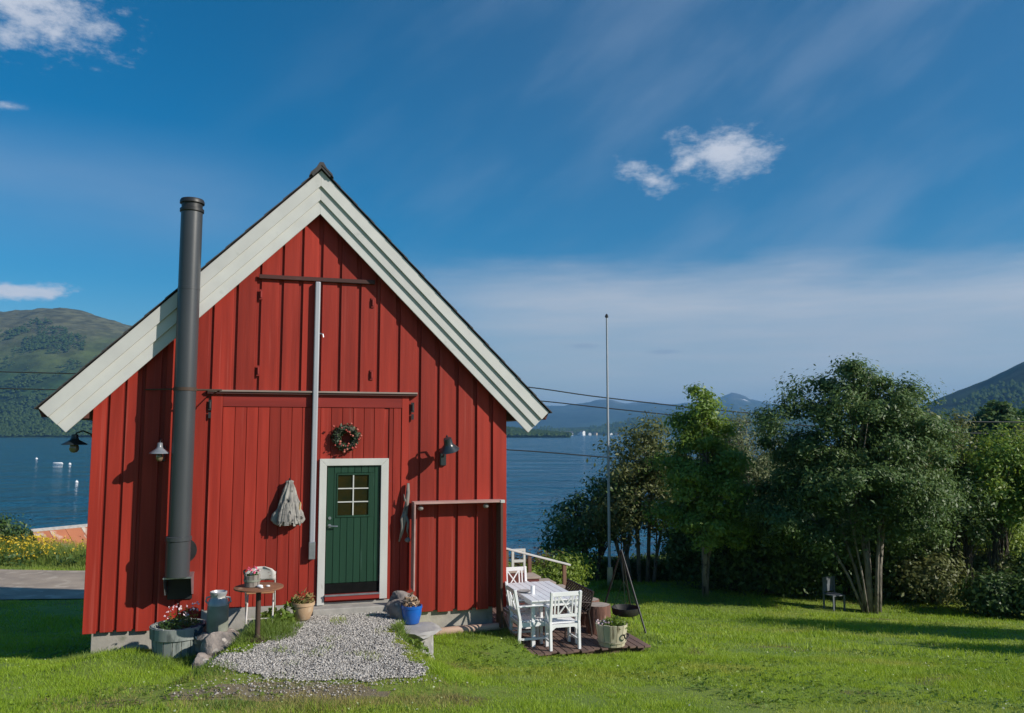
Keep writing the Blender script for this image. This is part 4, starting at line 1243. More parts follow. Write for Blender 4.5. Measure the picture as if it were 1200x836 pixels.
# ------------------------------------------------------------------ gravel, road
poly = np.array([(-3.0, 12.6), (-3.12, 11.6), (-3.28, 10.6), (-3.68, 10.25), (-3.55, 9.95), (-3.1, 9.45), (-2.1, 9.1), (-.95, 9.25), (-1.12, 9.85), (-1.62, 11.1), (-1.72, 12.3), (-1.75, 13.0)])


def inpoly(X, Y, P):
    c = np.zeros(X.shape, bool); n = len(P)
    for i in range(n):
        (x0, y0), (x1, y1) = P[i], P[i - 1]
        k = ((y0 > Y) != (y1 > Y)) & (X < (x1 - x0) * (Y - y0) / (y1 - y0 + 1e-9) + x0)
        c ^= k
    return c


def in_gravel(X, Y):
    wx = X + .55 * fbm(X * 2.6, Y * 2.6, 5, 71, .6); wy = Y + .55 * fbm(X * 2.6 + 9, Y * 2.6, 5, 72, .6)
    return inpoly(wx, wy, poly)


gxs = np.arange(-4.1, -.6, .07); gys = np.arange(8.4, 13.1, .07)
A, B = np.meshgrid(gxs, gys, indexing='ij')
keep = in_gravel(A, B)
Fg = grid_faces(len(gxs), len(gys)); kf = keep.ravel()[Fg].all(1)
BED = pmat('gravel_bed', (.20, .185, .17), (.12, .11, .10), 14, rough=.95, bump=.01, bscale=60)
o = np_mesh('gravel_path', np.stack([A, B, gz(A, B) + .006], -1).reshape(-1, 3), Fg[kf], BED, smooth=3.2); tag(o, kind='structure')
n = 70000
X = -4.1 + 3.5 * rng.random(n); Y = 8.4 + 4.7 * rng.random(n)
k = in_gravel(X, Y) | ((rng.random(n) < .10) & inpoly(X, Y, (poly - poly.mean(0)) * 1.13 + poly.mean(0))) | ((rng.random(n) < .10 * np.clip(1.2 - ((X + 2.45) / 1.2) ** 2 - ((Y - 8.85) / .4) ** 2, 0, 1)))
X, Y = X[k], Y[k]; n = len(X)
base = np.array([(0, 0, 1), (1, 0, .1), (0, 1, -.1), (-1, .1, .1), (.1, -1, 0), (0, 0, -1)], float)
f8 = np.array([(0, 1, 2), (0, 2, 3), (0, 3, 4), (0, 4, 1), (5, 2, 1), (5, 3, 2), (5, 4, 3), (5, 1, 4)])
sz = (.0055 + .0115 * rng.random(n) ** 2)[:, None, None] * np.array([1.25, 1.0, .75])
a = rng.random(n) * 6.28; ca, sa = np.cos(a), np.sin(a)
Vb = base[None] * (1 + .55 * (rng.random((n, 6, 3)) - .5)) * sz
Vb = np.stack([Vb[..., 0] * ca[:, None] - Vb[..., 1] * sa[:, None], Vb[..., 0] * sa[:, None] + Vb[..., 1] * ca[:, None], Vb[..., 2]], -1)
Vb += np.stack([X, Y, gz(X, Y) + .012 + .006 * rng.random(n)], -1)[:, None, :]
o = np_mesh('gravel', Vb.reshape(-1, 3), (f8[None] + (np.arange(n) * 6)[:, None, None]).reshape(-1, 3), GRAVEL)
tag(o, 'loose grey gravel in front of the green door', 'gravel', kind='stuff')

EARTH = pmat('bare_earth', (.17, .135, .085), (.24, .20, .13), 3, rough=.95, bump=.012, bscale=24, c3=(.14, .16, .05), wear=.56, wscale=3)
A, B = np.meshgrid(np.arange(-4.4, -.4, .08), np.arange(7.6, 9.9, .08), indexing='ij')
ev = 1.0 - ((A + 2.4) / 1.35) ** 2 - ((B - 8.75) / .5) ** 2 + 1.3 * fbm(A * 2, B * 2, 4, 61)
Fe = grid_faces(*A.shape); ke = (ev > .15).ravel()[Fe].all(1)
o = np_mesh('bare_earth', np.stack([A, B, gz(A, B) + .004], -1).reshape(-1, 3), Fe[ke], EARTH, smooth=3.2); tag(o, kind='structure')

ROAD = pmat('gravel_road', (.41, .325, .25), (.27, .215, .17), 1.2, rough=.95, bump=.01, bscale=18, c3=(.46, .38, .30), wear=.55, wscale=2, detail=9)
rx = np.arange(-60, -6.4, .6); tt = np.linspace(0, 1, 14)
A, T2 = np.meshgrid(rx, tt, indexing='ij')
lo = 22.9 + .3 * np.sin(A * .5) + (A + 14) * -.06; hi = 28.0 + .2 * np.sin(A * .9) + (A + 14) * -.06
B = lo + (hi - lo) * T2
o = np_mesh('road', np.stack([A, B, gz(A, B) + .03], -1).reshape(-1, 3), grid_faces(len(rx), 14), ROAD, smooth=3.2); tag(o, kind='structure')


def in_road(X, Y):
    return (X < -6.6) & (Y > 22.8 + .3 * np.sin(X * .5) + (X + 14) * -.06) & (Y < 28.0 + (X + 14) * -.06)


# ------------------------------------------------------------------ grass
def blocked(X, Y):
    bx, by = to_barn(X, Y)
    b = (bx > -3.1) & (bx < 3.1) & (by > .0) & (by < BLEN)
    b |= (bx > 3.16) & (bx < 5.2) & (by > -1.12) & (by < 2.4)
    b |= (bx > 3.2) & (bx < 5.5) & (by > 2.4) & (by < 3.7)
    gv = in_gravel(X, Y)
    b |= (gv & ~((fbm(X * 2.4, Y * 2.4, 3, 44) > .13) & (np.sin(X * 917.3 + Y * 613.1) > .35))) | in_road(X, Y)
    return b


DRYC = (-2.3, 8.55)


def dryness(X, Y):
    d = ((X - DRYC[0]) / 2.1) ** 2 + ((Y - DRYC[1]) / 1.15) ** 2
    return np.clip(1.3 - d + 1.7 * fbm(X * 1.7, Y * 1.7, 4, 55), 0, 1)


def blades(name, X, Y, h, w, mat, label, lean=.5, seed=1, cat='grass', z=None):
    r = np.random.default_rng(seed); n = len(X)
    Z = gz(X, Y) if z is None else z
    a = r.random(n) * 6.283; l = lean * h * (r.random(n) * 1.4); b = r.random(n) * 6.283
    p = np.stack([X, Y, Z - .005], -1)
    d = np.stack([np.cos(a), np.sin(a), 0 * a], -1) * (w / 2)[:, None] if not np.isscalar(w) else np.stack([np.cos(a), np.sin(a), 0 * a], -1) * (w / 2)
    tip = p + np.stack([l * np.cos(b), l * np.sin(b), h], -1)
    V = np.stack([p - d, p + d, tip], 1).reshape(-1, 3)
    o = np_mesh(name, V, np.arange(3 * n).reshape(n, 3), mat)
    tag(o, label, cat, kind='stuff')
    return o


def scatter(n, x0, x1, y0, y1, seed):
    r = np.random.default_rng(seed)
    X = x0 + (x1 - x0) * r.random(n); Y = y0 + (y1 - y0) * r.random(n)
    k = (np.abs(X) < .70 * Y + 1.0) & ~blocked(X, Y)
    return X[k], Y[k], r


Xa, Ya, r = scatter(560000, -9.5, 9.5, 5.2, 13.2, 1)
Xb, Yb, _ = scatter(330000, -17, 17, 13.2, 31, 2)
X = np.concatenate([Xa, Xb]); Y = np.concatenate([Ya, Yb])
r = np.random.default_rng(12)
k = fbm(X * 1.3, Y * 1.3, 4, 28) + .34 > .40 * r.random(len(X))
X, Y = X[k], Y[k]; n = len(X)
dr = dryness(X, Y) > r.random(n) * 1.0
h = (.022 + .035 * r.random(n)) * (1 + .9 * np.clip(fbm(X * .9, Y * .9, 4, 8) * 2.4, -.6, 1.1)) * np.where(fbm(X * 3.5, Y * 3.5, 2, 18) > .2, 1.7, 1) * np.where(Y > 13.2, 1.35, 1)
w = np.where(Y > 13.2, .013, .0065) * (.8 + .5 * r.random(n)) * (1 + np.clip(Y - 6, 0, 30) * .02)
blades('lawn_grass', X[~dr], Y[~dr], h[~dr], w[~dr], GRASS, 'short mown green grass of the lawn around the barn', .8, 3)
k = dr & (r.random(n) < np.where(Y > 8.6, .38, .7))
blades('dry_grass', X[k], Y[k], h[k] * .85, w[k], DRYG, 'yellowed dry grass at the front edge of the gravel', .9, 4)

# taller tufts
tufts = [(-3.45, 11.5, .5, 2600, .20), (-3.25, 11.15, .34, 1300, .17), (-3.55, 10.95, .3, 900, .14), (-4.55, 10.95, .55, 1500, .11), (-4.25, 11.1, .2, 400, .2), (-5.7, 11.4, .6, 1100, .11),
         (-1.45, 11.5, .22, 1000, .16), (-1.30, 11.2, .25, 900, .13), (-1.1, 10.6, .35, 900, .09), (-3.55, 9.6, .35, 900, .09), (-1.9, 7.9, .3, 600, .08), (-2.75, 8.05, .28, 600, .09), (.05, 13.2, .25, 700, .16), (.2, 12.85, .35, 800, .12), (-.6, 13.2, .4, 900, .10),
         (3.4, 27.5, .5, 1500, .35), (6.1, 25.7, .6, 900, .3), (2.35, 13.6, .3, 300, .1), (-6.2, 11.9, .4, 700, .12)]
TX, TY, TH = [], [], []
r = np.random.default_rng(21)
for (x, y, rad, nn, hh) in tufts:
    q = rad * np.sqrt(r.random(nn)); a = r.random(nn) * 6.283
    TX.append(x + q * np.cos(a)); TY.append(y + q * np.sin(a)); TH.append(hh * (.4 + .8 * r.random(nn)) * (1 - .5 * q / rad))
TX, TY, TH = map(np.concatenate, (TX, TY, TH))
bx, by = to_barn(TX, TY)
k = ~((bx > -3.1) & (bx < 3.1) & (by > -.02)) & ~((bx > 3.2) & (bx < 5.34) & (by > -1.1))
blades('tall_grass', TX[k], TY[k], TH[k], .009 * np.ones(k.sum()), pmat('tuft_blades', (.085, .17, .018), (.20, .27, .05), 2, rough=.6, island=.7, translucent=.3), 'taller tufts of grass left standing along the terrace edge', .9, 9)
wd = empty('weeds', (-3.42, 11.85, gzf(-3.42, 11.85))); tag(wd, 'broad leaved green weeds growing between the round table and the terracotta pot', 'weeds')
plant(wd, (0, .1, 0), .24, .22, 260, .10, LEAF['weed'], 51)
wd = empty('weeds', (-1.42, 11.45, gzf(-1.42, 11.45))); tag(wd, 'leafy green weeds in front of the pale stone slab', 'weeds')
plant(wd, (0, 0, 0), .26, .26, 420, .07, LEAF['weed'], 52)

X, Y, r = scatter(9000, -9, 10, 5.6, 15, 78)
k = fbm(X * .8, Y * .8, 3, 66) > .06
X, Y = X[k], Y[k]
P = np.repeat(np.stack([X, Y, gz(X, Y) + .025], -1), 4, 0); P += r.normal(size=P.shape) * np.array([.025, .025, .006]); nn = r.normal(size=P.shape) * .35; nn[:, 2] += 1
V, Fq = leaf_cloud(P, nn, .045, r, .55)
o = np_mesh('lawn_weeds', V, Fq, LEAF['weed']); tag(o, 'low broad leaved weeds and clover leaves growing in the lawn', 'weeds', kind='stuff')
# small clover and daisies on the lawn
X, Y, r = scatter(900, -8, 9, 6, 15, 77)
P = np.stack([X, Y, gz(X, Y) + .04], -1); nn = r.normal(size=P.shape) * .4; nn[:, 2] += 1
V, Fq = leaf_cloud(P, nn, .022, r, .8)
o = np_mesh('clover', V, Fq, pmat('clover_flowers', (.5, .52, .4), (.34, .42, .12), 3, island=.8)); tag(o, 'tiny pale clover flowers dotted over the lawn', 'clover', kind='stuff')

# meadow bank with yellow flowers beyond the road
r = np.random.default_rng(31)
n = 90000
X = -40 + 36 * r.random(n); q = 4.4 * r.random(n) ** .8; Y = 28.2 + q + (X + 14) * -.06
mv = fbm(X * .45, Y * .45, 3, 92)
h = (.10 + .80 * sm(.5, 2.4, q + mv)) * (.55 + .6 * r.random(n)) * (1 + .9 * mv)
blades('meadow_grass', X, Y, h, .024 * np.ones(n), MEADOW, 'tall rough meadow grass on the bank beyond the gravel road', .55, 33)
n = 6000
X = -40 + 36 * r.random(n); q = 1.5 + 2.6 * r.random(n); Y = 28.2 + q + (X + 14) * -.06
mv = fbm(X * .45, Y * .45, 3, 92)
k = fbm(X * .55, Y * .8, 3, 91) + .04 > .22 * r.random(n)
X, Y, q, mv = X[k], Y[k], q[k], mv[k]; n = len(X)
P = np.stack([X, Y, gz(X, Y) + (.10 + .80 * sm(.5, 2.4, q + mv)) * (.75 + .45 * r.random(n)) * (1 + .9 * mv)], -1); P = np.repeat(P, 3, 0) + r.normal(size=(3 * n, 3)) * .045
V, Fq = leaf_cloud(P, r.normal(size=P.shape) + np.array([.3, -.5, .6]), .075, r, .6)
o = np_mesh('meadow_flowers', V, Fq, YELLOW); tag(o, 'yellow flowers in the tall grass beyond the gravel road', 'flowers', kind='stuff')
md = empty('meadow_plants', (-17, 30.2, gzf(-17, 30.2))); tag(md, 'broad dark leaved plants among the meadow grass beyond the road', 'plants')
P = np.stack([-14 + 28 * r.random(9000), -.9 + 2.2 * r.random(9000), .05 + .45 * r.random(9000)], 1)
P[:, 1] += (P[:, 0] + 3) * -.06
P = P[fbm(P[:, 0] * .6, P[:, 1] * .6, 3, 95) > 0.0]
V, Fq = leaf_cloud(P, r.normal(size=P.shape) + np.array([0, -.3, .7]), .13, r, .6)
np_mesh('foliage', V, Fq, LEAF['dark'], md)


# ------------------------------------------------------------------ trees
def tree(name, label, x, y, lobes, trunks, n_clump, per, leaf, mat, bark, seed, group=None, cat='tree', aspect=.45, crad=.45, up=.55, limb=.035, droop=.3, z=None, sub=0):
    """lobes: list of (dx,dy,cz,rx,ry,rz) ellipsoids above the base; trunks: list of (dx,dy,topx,topy,topz,r0)"""
    r = np.random.default_rng(seed)
    bz = gzf(x, y) if z is None else z
    t = empty(name, (x, y, bz)); tag(t, label, cat, group)
    vol = np.array([a[3] * a[4] * a[5] for a in lobes]) ** .75; vol /= vol.sum()
    C = []; O = []
    for a, v in zip(lobes, vol):
        k = max(3, int(n_clump * v))
        d = r.normal(size=(k, 3)); d /= np.linalg.norm(d, axis=1, keepdims=True)
        d *= (r.random(k) ** .42)[:, None]
        C.append(np.array(a[:3]) + d * np.array(a[3:6])); O.append(np.repeat(np.array([a[:3]]), k, 0))
    C = np.concatenate(C); O = np.concatenate(O); nc = len(C)
    tk = MB()
    tops = []
    for (dx, dy, tx, ty, tz, r0) in trunks:
        pts = [Vector((dx, dy, -.15))]
        for s in (.25, .5, .75, 1):
            pts.append(Vector((dx + (tx - dx) * s ** 1.2 + r.normal() * .03 * tz * s * .4, dy + (ty - dy) * s ** 1.2 + r.normal() * .03 * tz * s * .4, tz * s)))
        tk.tube(pts, [r0 * 1.25, r0, r0 * .85, r0 * .65, r0 * .4], 9)
        tops.append(pts)
    if trunks:
        for i in range(min(nc, 70)):
            c = Vector(C[i]); j = int(r.integers(len(tops))); best = min(tops, key=lambda q: (q[-1] - c).length)
            s = best[min(4, 2 + int(r.integers(3)))]
            if c.z < s.z: s = best[1] if c.z > best[1].z else best[1]
            mid = s.lerp(c, .5) + Vector((0, 0, .12 * (c - s).length * (1 if c.z > s.z else .3)))
            tk.tube([s, mid, c], [limb, limb * .6, limb * .2], 5, cap=False)
        tk.build('trunk', bark, t, smooth=3.2)
    idx = np.repeat(np.arange(nc), per)
    keepn = int(len(idx)); 
    cr = crad * (.6 + .8 * r.random(nc))
    g3 = r.normal(size=(keepn, 3)) * .5
    P = C[idx] + g3 * cr[idx][:, None] * np.array([1, 1, .72])
    nrm = (P - O[idx]); nrm /= (np.linalg.norm(nrm, axis=1, keepdims=True) + 1e-6)
    gd = g3 / (np.linalg.norm(g3, axis=1, keepdims=True) + 1e-6)
    nrm = .5 * nrm + .6 * gd + .55 * r.normal(size=nrm.shape); nrm[:, 2] += up
    V, Fq = leaf_cloud(P, nrm, leaf, r, aspect, droop)
    np_mesh('crown', V, Fq, mat, t)
    return t


# the big rowan with several pale stems
tree('rowan_tree', 'largest tree on the lawn, dark green with several pale stems', 10.55, 24.2,
     [(-.6, 0, 6.25, 1.35, 1.3, 1.2), (1.25, 0, 5.85, 1.15, 1.2, 1.05), (.3, 0, 5.3, 1.6, 1.5, 1.4), (-1.8, 0, 4.8, 1.45, 1.4, 1.6), (1.3, 0, 4.5, 1.2, 1.3, 1.3), (-.3, -.4, 4.0, 2.2, 1.6, 1.2), (-2.2, .2, 3.0, 1.35, 1.3, 1.3), (.7, -.2, 3.1, 1.5, 1.3, .9), (1.9, .2, 3.3, .8, .9, .9), (-1.2, .5, 2.3, 1.5, .9, .8), (1.5, .8, 2.3, 1.0, .8, .8)],
     [(0, 0, -.35, 0, 5.6, .085), (.26, .1, .9, .2, 5.2, .08), (-.08, .05, -1.5, .1, 4.8, .045), (-.16, -.05, -2.4, 0, 4.0, .035), (.1, -.12, .35, -.4, 4.8, .05), (-.12, -.12, -1.0, -.5, 4.4, .03), (.05, .1, .1, .3, 4.5, .04)],
     230, 520, .115, LEAF['rowan'], M['bark_pale'], 101, 'trees at the edge of the lawn', crad=.46, aspect=.40)
tree('ash_tree', 'slender bright green tree with a pointed top left of the largest tree', 6.15, 26.1,
     [(.1, 0, 6.2, .55, .55, .7), (.25, 0, 5.3, .85, .8, .8), (-.45, 0, 5.5, .4, .4, .45), (.55, 0, 4.4, 1.0, .9, .9), (-.5, 0, 4.1, 1.0, 1.0, .9), (.3, -.1, 3.2, 1.3, 1.1, .9), (-.7, -.1, 3.0, .9, .9, .8), (.1, -.2, 2.2, 1.3, 1.1, .7), (1.0, 0, 2.5, .7, .7, .7)],
     [(0, 0, .1, .1, 6.2, .095), (.03, 0, .6, .2, 4.4, .045)], 130, 330, .12, LEAF['mid'], M['bark_pale'], 102, 'trees at the edge of the lawn', crad=.38, aspect=.45)
tree('bushy_tree', 'low dark bushy tree overhanging the water left of the flagpole', 2.75, 29.6,
     [(-.2, 0, 2.0, 1.3, 1.2, 1.2), (.7, 0, 2.7, 1.1, 1.1, 1.1), (-.9, 0, 1.3, .8, .9, .9)],
     [(.2, 0, -.5, 0, 2.2, .06), (.3, 0, .8, 0, 2.6, .07)], 110, 110, .13, LEAF['dark'], M['bark_dark'], 103, 'trees at the edge of the lawn', crad=.45)
tree('bushy_tree', 'olive brown many stemmed tree right of the flagpole', 4.55, 29.3,
     [(-.5, 0, 3.4, 1.3, 1.2, 1.6), (.5, 0, 4.4, 1.1, 1.1, 1.3), (.9, 0, 3.0, 1.2, 1.2, 1.5), (-.9, 0, 2.4, 1.1, 1.0, 1.1), (.4, 0, 5.2, .6, .6, .7)],
     [(-.3, 0, -.9, 0, 3.4, .07), (0, 0, -.1, 0, 4.2, .07), (.3, .1, .6, 0, 4.4, .07), (.5, 0, 1.2, 0, 3.4, .06), (-.5, 0, -1.2, 0, 2.6, .05)], 190, 105, .14, LEAF['olive'], M['bark_pale'], 104, 'trees at the edge of the lawn', crad=.5)
tree('willow_tree', 'pale grey green tree standing behind the slender green tree', 9.0, 31.0,
     [(-.3, 0, 4.6, 1.6, 1.5, 1.5), (.6, 0, 3.6, 1.7, 1.5, 1.6), (-1.0, 0, 3.2, 1.3, 1.2, 1.4)], [(0, 0, -.2, 0, 4.5, .1), (.2, 0, .8, 0, 3.6, .07)], 190, 110, .13, LEAF['willow'], M['bark_pale'], 105, 'trees at the edge of the lawn', crad=.55, aspect=.3)
for i, (x, y, s, lf, lb) in enumerate([
        (8.35, 26.9, 1.15, 'dark', 'dense dark shrub filling the shade left of the largest tree'),
        (7.35, 27.4, .85, 'dark', 'dark shrub behind the trunk of the slender green tree'),
        (9.35, 26.5, .75, 'dark', 'low dark shrub beside the grey chair'),
        (12.15, 26.2, .95, 'dark', 'dark shrub right of the pale stems of the largest tree'),
        (13.95, 23.8, .40, 'dark', 'low dark bush on the lawn edge at far right'),
        (14.9, 23.2, .42, 'dark', 'low dark bush at the right edge of the picture'),
        (10.9, 26.9, 1.0, 'dark', 'dark shrub directly behind the pale stems of the largest tree'), (6.6, 28.2, .95, 'dark', 'dark shrub between the slender green tree and the olive brown tree'),
        (15.6, 30.5, .8, 'lime', 'sunlit light green shrub behind the thin stems, left one'), (17.8, 30.0, .85, 'lime', 'sunlit light green shrub behind the thin stems, right one'), (16.4, 25.8, .55, 'dark', 'small dark shrub among the thin stems at the right edge'),
        (14.9, 26.2, .5, 'olive', 'small olive shrub at the foot of the thin stems'), (12.9, 25.4, .55, 'olive', 'low olive bush between the reddish tree and the lawn')]):
    tree('shrub', lb, x, y, [(0, 0, 1.2 * s, 1.3 * s, 1.1 * s, 1.25 * s), (.5 * s, 0, 1.9 * s, .8 * s, .8 * s, .8 * s), (-.6 * s, 0, 1.6 * s, .8 * s, .8 * s, .9 * s)],
         [(0, 0, 0, 0, 1.4 * s, .05), (.1, 0, .5 * s, 0, 1.5 * s, .04)], int(110 * s) + 20, 110, .14, LEAF[lf], M['bark_dark'], 120 + i, 'shrubs under the trees', 'shrub', crad=.5)
# clipped low hedge along the shore edge of the lawn
t = empty('hedge', (5.6, 30.2, gzf(5.6, 30.2))); tag(t, 'low dark green hedge along the far edge of the lawn', 'hedge')
r = np.random.default_rng(140); n = 26000
P = np.stack([-3.8 + 8.0 * r.random(n), -.55 + 1.1 * r.random(n), r.random(n) ** .7 * (.72 + .12 * np.sin(np.linspace(0, 60, n)))], 1)
P[:, 2] *= 1 + .35 * fbm(P[:, 0] * 1.1 + 3, P[:, 1] + 2, 3, 5)
nn = r.normal(size=P.shape); nn[:, 2] += .7; nn[:, 1] -= .4
V, Fq = leaf_cloud(P, nn, .12, r); np_mesh('foliage', V, Fq, LEAF['dark'], t)
for i, (x, y, s, lf, lb) in enumerate([(-.1, 23.0, .62, 'lime', 'yellow green shrub behind the handrail of the steps'), (1.2, 24.6, .75, 'lime', 'light green shrub beyond the lower end of the handrail'), (.5, 25.6, .7, 'russet', 'rusty brown shrub between the two light green ones'),
                                       (-1.5, 24.5, .8, 'mid', 'green shrub mostly hidden behind the barn corner'), (1.9, 27.2, .6, 'mid', 'small green shrub at the foot of the bushy waterside tree')]):
    tree('shrub', lb, x, y, [(0, 0, .95 * s, 1.1 * s, 1.0 * s, 1.0 * s), (.5 * s, 0, 1.3 * s, .6 * s, .6 * s, .6 * s)], [(0, 0, 0, 0, 1.1 * s, .03)], int(60 * s) + 15, 100, .10, LEAF[lf], M['bark_dark'], 150 + i, 'shrubs behind the steps', 'shrub', crad=.4)
tree('reddish_tree', 'small tree with reddish brown leaves right of the largest tree', 13.1, 26.4, [(0, 0, 3.2, 1.1, 1.0, 1.2), (-.4, 0, 2.4, 1.0, .9, .9), (.3, 0, 4.0, .7, .7, .8)],
     [(0, 0, 0, 0, 3.6, .05), (.15, 0, .5, 0, 3.0, .04), (-.1, 0, -.5, 0, 2.6, .04)], 90, 85, .12, LEAF['russet'], M['bark_dark'], 160, 'trees at the edge of the lawn', crad=.45)
saplings = [(12.75, 27.0, 5.0, 'mid', 'thin sapling behind the reddish tree'), (13.85, 26.4, 4.9, 'lime', 'lime green topped sapling just right of the reddish tree'), (14.6, 26.9, 5.9, 'olive', 'tall olive sapling, tallest of the thin stems at right'),
            (15.15, 25.6, 5.2, 'mid', 'sapling with a dark bare stem right of the tall olive one'), (15.9, 26.3, 5.6, 'lime', 'bright lime sapling near the right edge'), (16.6, 25.4, 5.5, 'lime', 'rightmost lime sapling cut by the picture edge'),
            (14.2, 25.4, 4.2, 'dark', 'short dark sapling in front of the tall olive one'),
            (15.4, 28.2, 5.0, 'willow', 'grey green sapling at the back of the thin stems'), (16.9, 28.0, 4.6, 'mid', 'green sapling at the back, under the power lines'), (17.9, 27.6, 5.2, 'olive', 'olive sapling cut by the right edge of the picture, farthest back'),
            (16.6, 24.8, 4.8, 'mid', 'leafy sapling at the very right edge, nearest the lawn')]
for i, (x, y, h, lf, lb) in enumerate(saplings):
    tree('sapling', lb, x, y, [(.1, 0, h * .82, .75, .7, h * .17), (-.15, 0, h * .66, .8, .75, h * .14), (.2, 0, h * .55, .6, .6, h * .08)],
         [(0, 0, .15, .05, h * .92, .035), (.22, .1, -.25, .1, h * .8, .028), (-.25, 0, .25, 0, h * .7, .026)], 70, 80, .12, LEAF[lf], M['bark_dark'], 170 + i, 'saplings at the right edge of the lawn', crad=.42, limb=.018)
# trees farther off to the right
far = [(24, 45, 5.2, 'lime', 'lime green tree in the field behind the saplings'), (28.5, 47, 5.0, 'mid', 'round green tree in the field near the right edge'), (21.5, 50, 6.2, 'willow', 'grey green tree in the field above the reddish tree'), (33, 52, 5.0, 'olive', 'olive tree in the field at the right edge'),
       (45, 84, 4.6, 'dark', 'small dark crown on the slope below the mountain'), (53, 88, 6.6, 'dark', 'broad dark crown on the slope at the right edge'), (61, 92, 7.5, 'mid', 'green crown on the slope just outside the right edge'), (47, 92, 5.5, 'olive', 'small olive crown on the slope left of the dark ones'),
       (36, 74, 6.5, 'lime', 'bright bush in the far field behind the saplings'), (44, 70, 5.0, 'mid', 'green tree in the far field at right')]
for i, (x, y, h, lf, lb) in enumerate(far):
    tree('field_tree', lb, x, y, [(0, 0, h * .62, h * .34, h * .32, h * .36), (h * .16, 0, h * .5, h * .28, h * .26, h * .3), (-h * .17, 0, h * .48, h * .27, h * .26, h * .3)],
         [(0, 0, 0, 0, h * .7, h * .02)], 130, 110, .012 * y ** .75 + .12, LEAF[lf], M['bark_dark'], 190 + i, 'trees in the fields at right', crad=h * .12, aspect=.6)
# neighbours just right of the frame: their shade lies across the lawn
for i, (x, y, h) in enumerate(((14.8, 16.9, 5.2), (12.9, 13.2, 2.8), (17.0, 16.4, 5.6))):
    tree('garden_tree', ['round garden tree just outside the right edge, nearest the lawn', 'low garden tree just outside the right edge, beside the nearest lawn', 'taller garden tree farther outside the right edge'][i], x, y,
         [(0, 0, h * .62, h * .30, h * .30, h * .36), (.08 * h, .06 * h, h * .45, h * .28, h * .28, h * .25)], [(0, 0, 0, 0, h * .7, .02 * h)], 120, 45, .2, LEAF['mid'], M['bark_dark'], 220 + i, crad=.7)
o = tree('shrub', 'dark bush at the left edge by the meadow bank', -20.1, 32.0, [(0, 0, .9, .9, .8, .9), (.3, 0, 1.3, .5, .5, .6)], [(0, 0, 0, 0, 1, .04)], 60, 90, .12, LEAF['dark'], M['bark_dark'], 240, cat='shrub', crad=.35)

# old chair in the shade of the rowan
t = empty('old_chair', (9.62, 24.55, gzf(9.62, 24.55)), R(20)); tag(t, 'pale grey chair standing in the shade left of the pale tree stems', 'chair')
CG = pmat('grey_blue_paint', (.15, .17, .195), (.11, .125, .14), 6, rough=.8)
MB().mm(-.22, .22, -.22, .22, .42, .45).build('seat', CG, t)
MB().mm(-.22, .22, .20, .225, .5, .92).build('backrest', CG, t)
for sx in (-.2, .2):
    MB().mm(sx - .02, sx + .02, .18, .22, 0, .92).build('leg', CG, t); MB().mm(sx - .02, sx + .02, -.22, -.18, 0, .42).build('leg', CG, t)

# ------------------------------------------------------------------ boathouse, cabin, village, buoys, wires
BHX = (-24.9, 42.6)
t = empty('boathouse', (*BHX, gzf(-22, 45)), R(-34)); tag(t, 'old boathouse with rusty red sheet metal roof by the water', 'boathouse')
hz = -2.42 - t.location.z
DW = pmat('grey_boathouse_boards', (.06, .05, .045), (.04, .035, .03), 5, V3, .9)
b_ = MB().prism([(-1.6, -1), (1.6, -1), (1.6, hz - 1.25), (0, hz - .1), (-1.6, hz - 1.25)], 0, 5.5)
b_.build('wall', DW, t)
RUST = pmat('rusty_roof_sheet', (.42, .15, .07), (.32, .11, .06), 1.5, rough=.8, rand=.12, c3=(.48, .42, .36), wear=.56, wscale=1.2, wsoft=.1)
for sx in (-1, 1):
    for k in range(7):
        y0 = -.2 + k * .84
        P = [(0, hz), (sx * 1.85, hz - 1.42), (sx * 1.85, hz - 1.46), (0, hz - .05)]
        MB().prism(P if sx < 0 else P[::-1], y0, y0 + .82).build('roof_sheet', RUST, t)
MB().prism([(-.14, hz - .09), (0, hz + .02), (.14, hz - .09), (.14, hz - .05), (0, hz + .06), (-.14, hz - .05)], -.25, 5.75).build('ridge_cap', pmat('pale_ridge_zinc', (.42, .40, .38), rough=.7, c2=(.3, .27, .25)), t)

t = empty('cabin', (46.5, 75, float(gz(46.5, 75))), R(-20)); tag(t, 'small red cabin glimpsed between the sapling stems at right', 'cabin')
RW = pmat('cabin_red', (.42, .05, .035), (.34, .04, .03), 3, rough=.7)
MB().prism([(-3, -1), (3, -1), (3, 1.8), (0, 3.4), (-3, 1.8)], 0, 4).build('wall', RW, t)
for sx in (-1, 1):
    P = [(0, 3.55), (sx * 3.4, 1.72), (sx * 3.4, 1.60), (0, 3.42)]
    MB().prism(P if sx < 0 else P[::-1], -.3, 4.3).build('roof', M['roofdark'], t)
w_ = MB().mm(-.5, .5, -.04, -.002, .5, 1.5).build('window', M['white'], t); MB().mm(-.4, .4, -.05, -.041, .58, 1.42).build('pane', M['glass'], w_)

WH = [pmat('village_white', (.75, .75, .72), rough=.6), pmat('village_ochre', (.45, .36, .25), rough=.7), pmat('village_red', (.24, .06, .05), rough=.7)]
RD = pmat('village_roof', (.09, .09, .10), rough=.7)


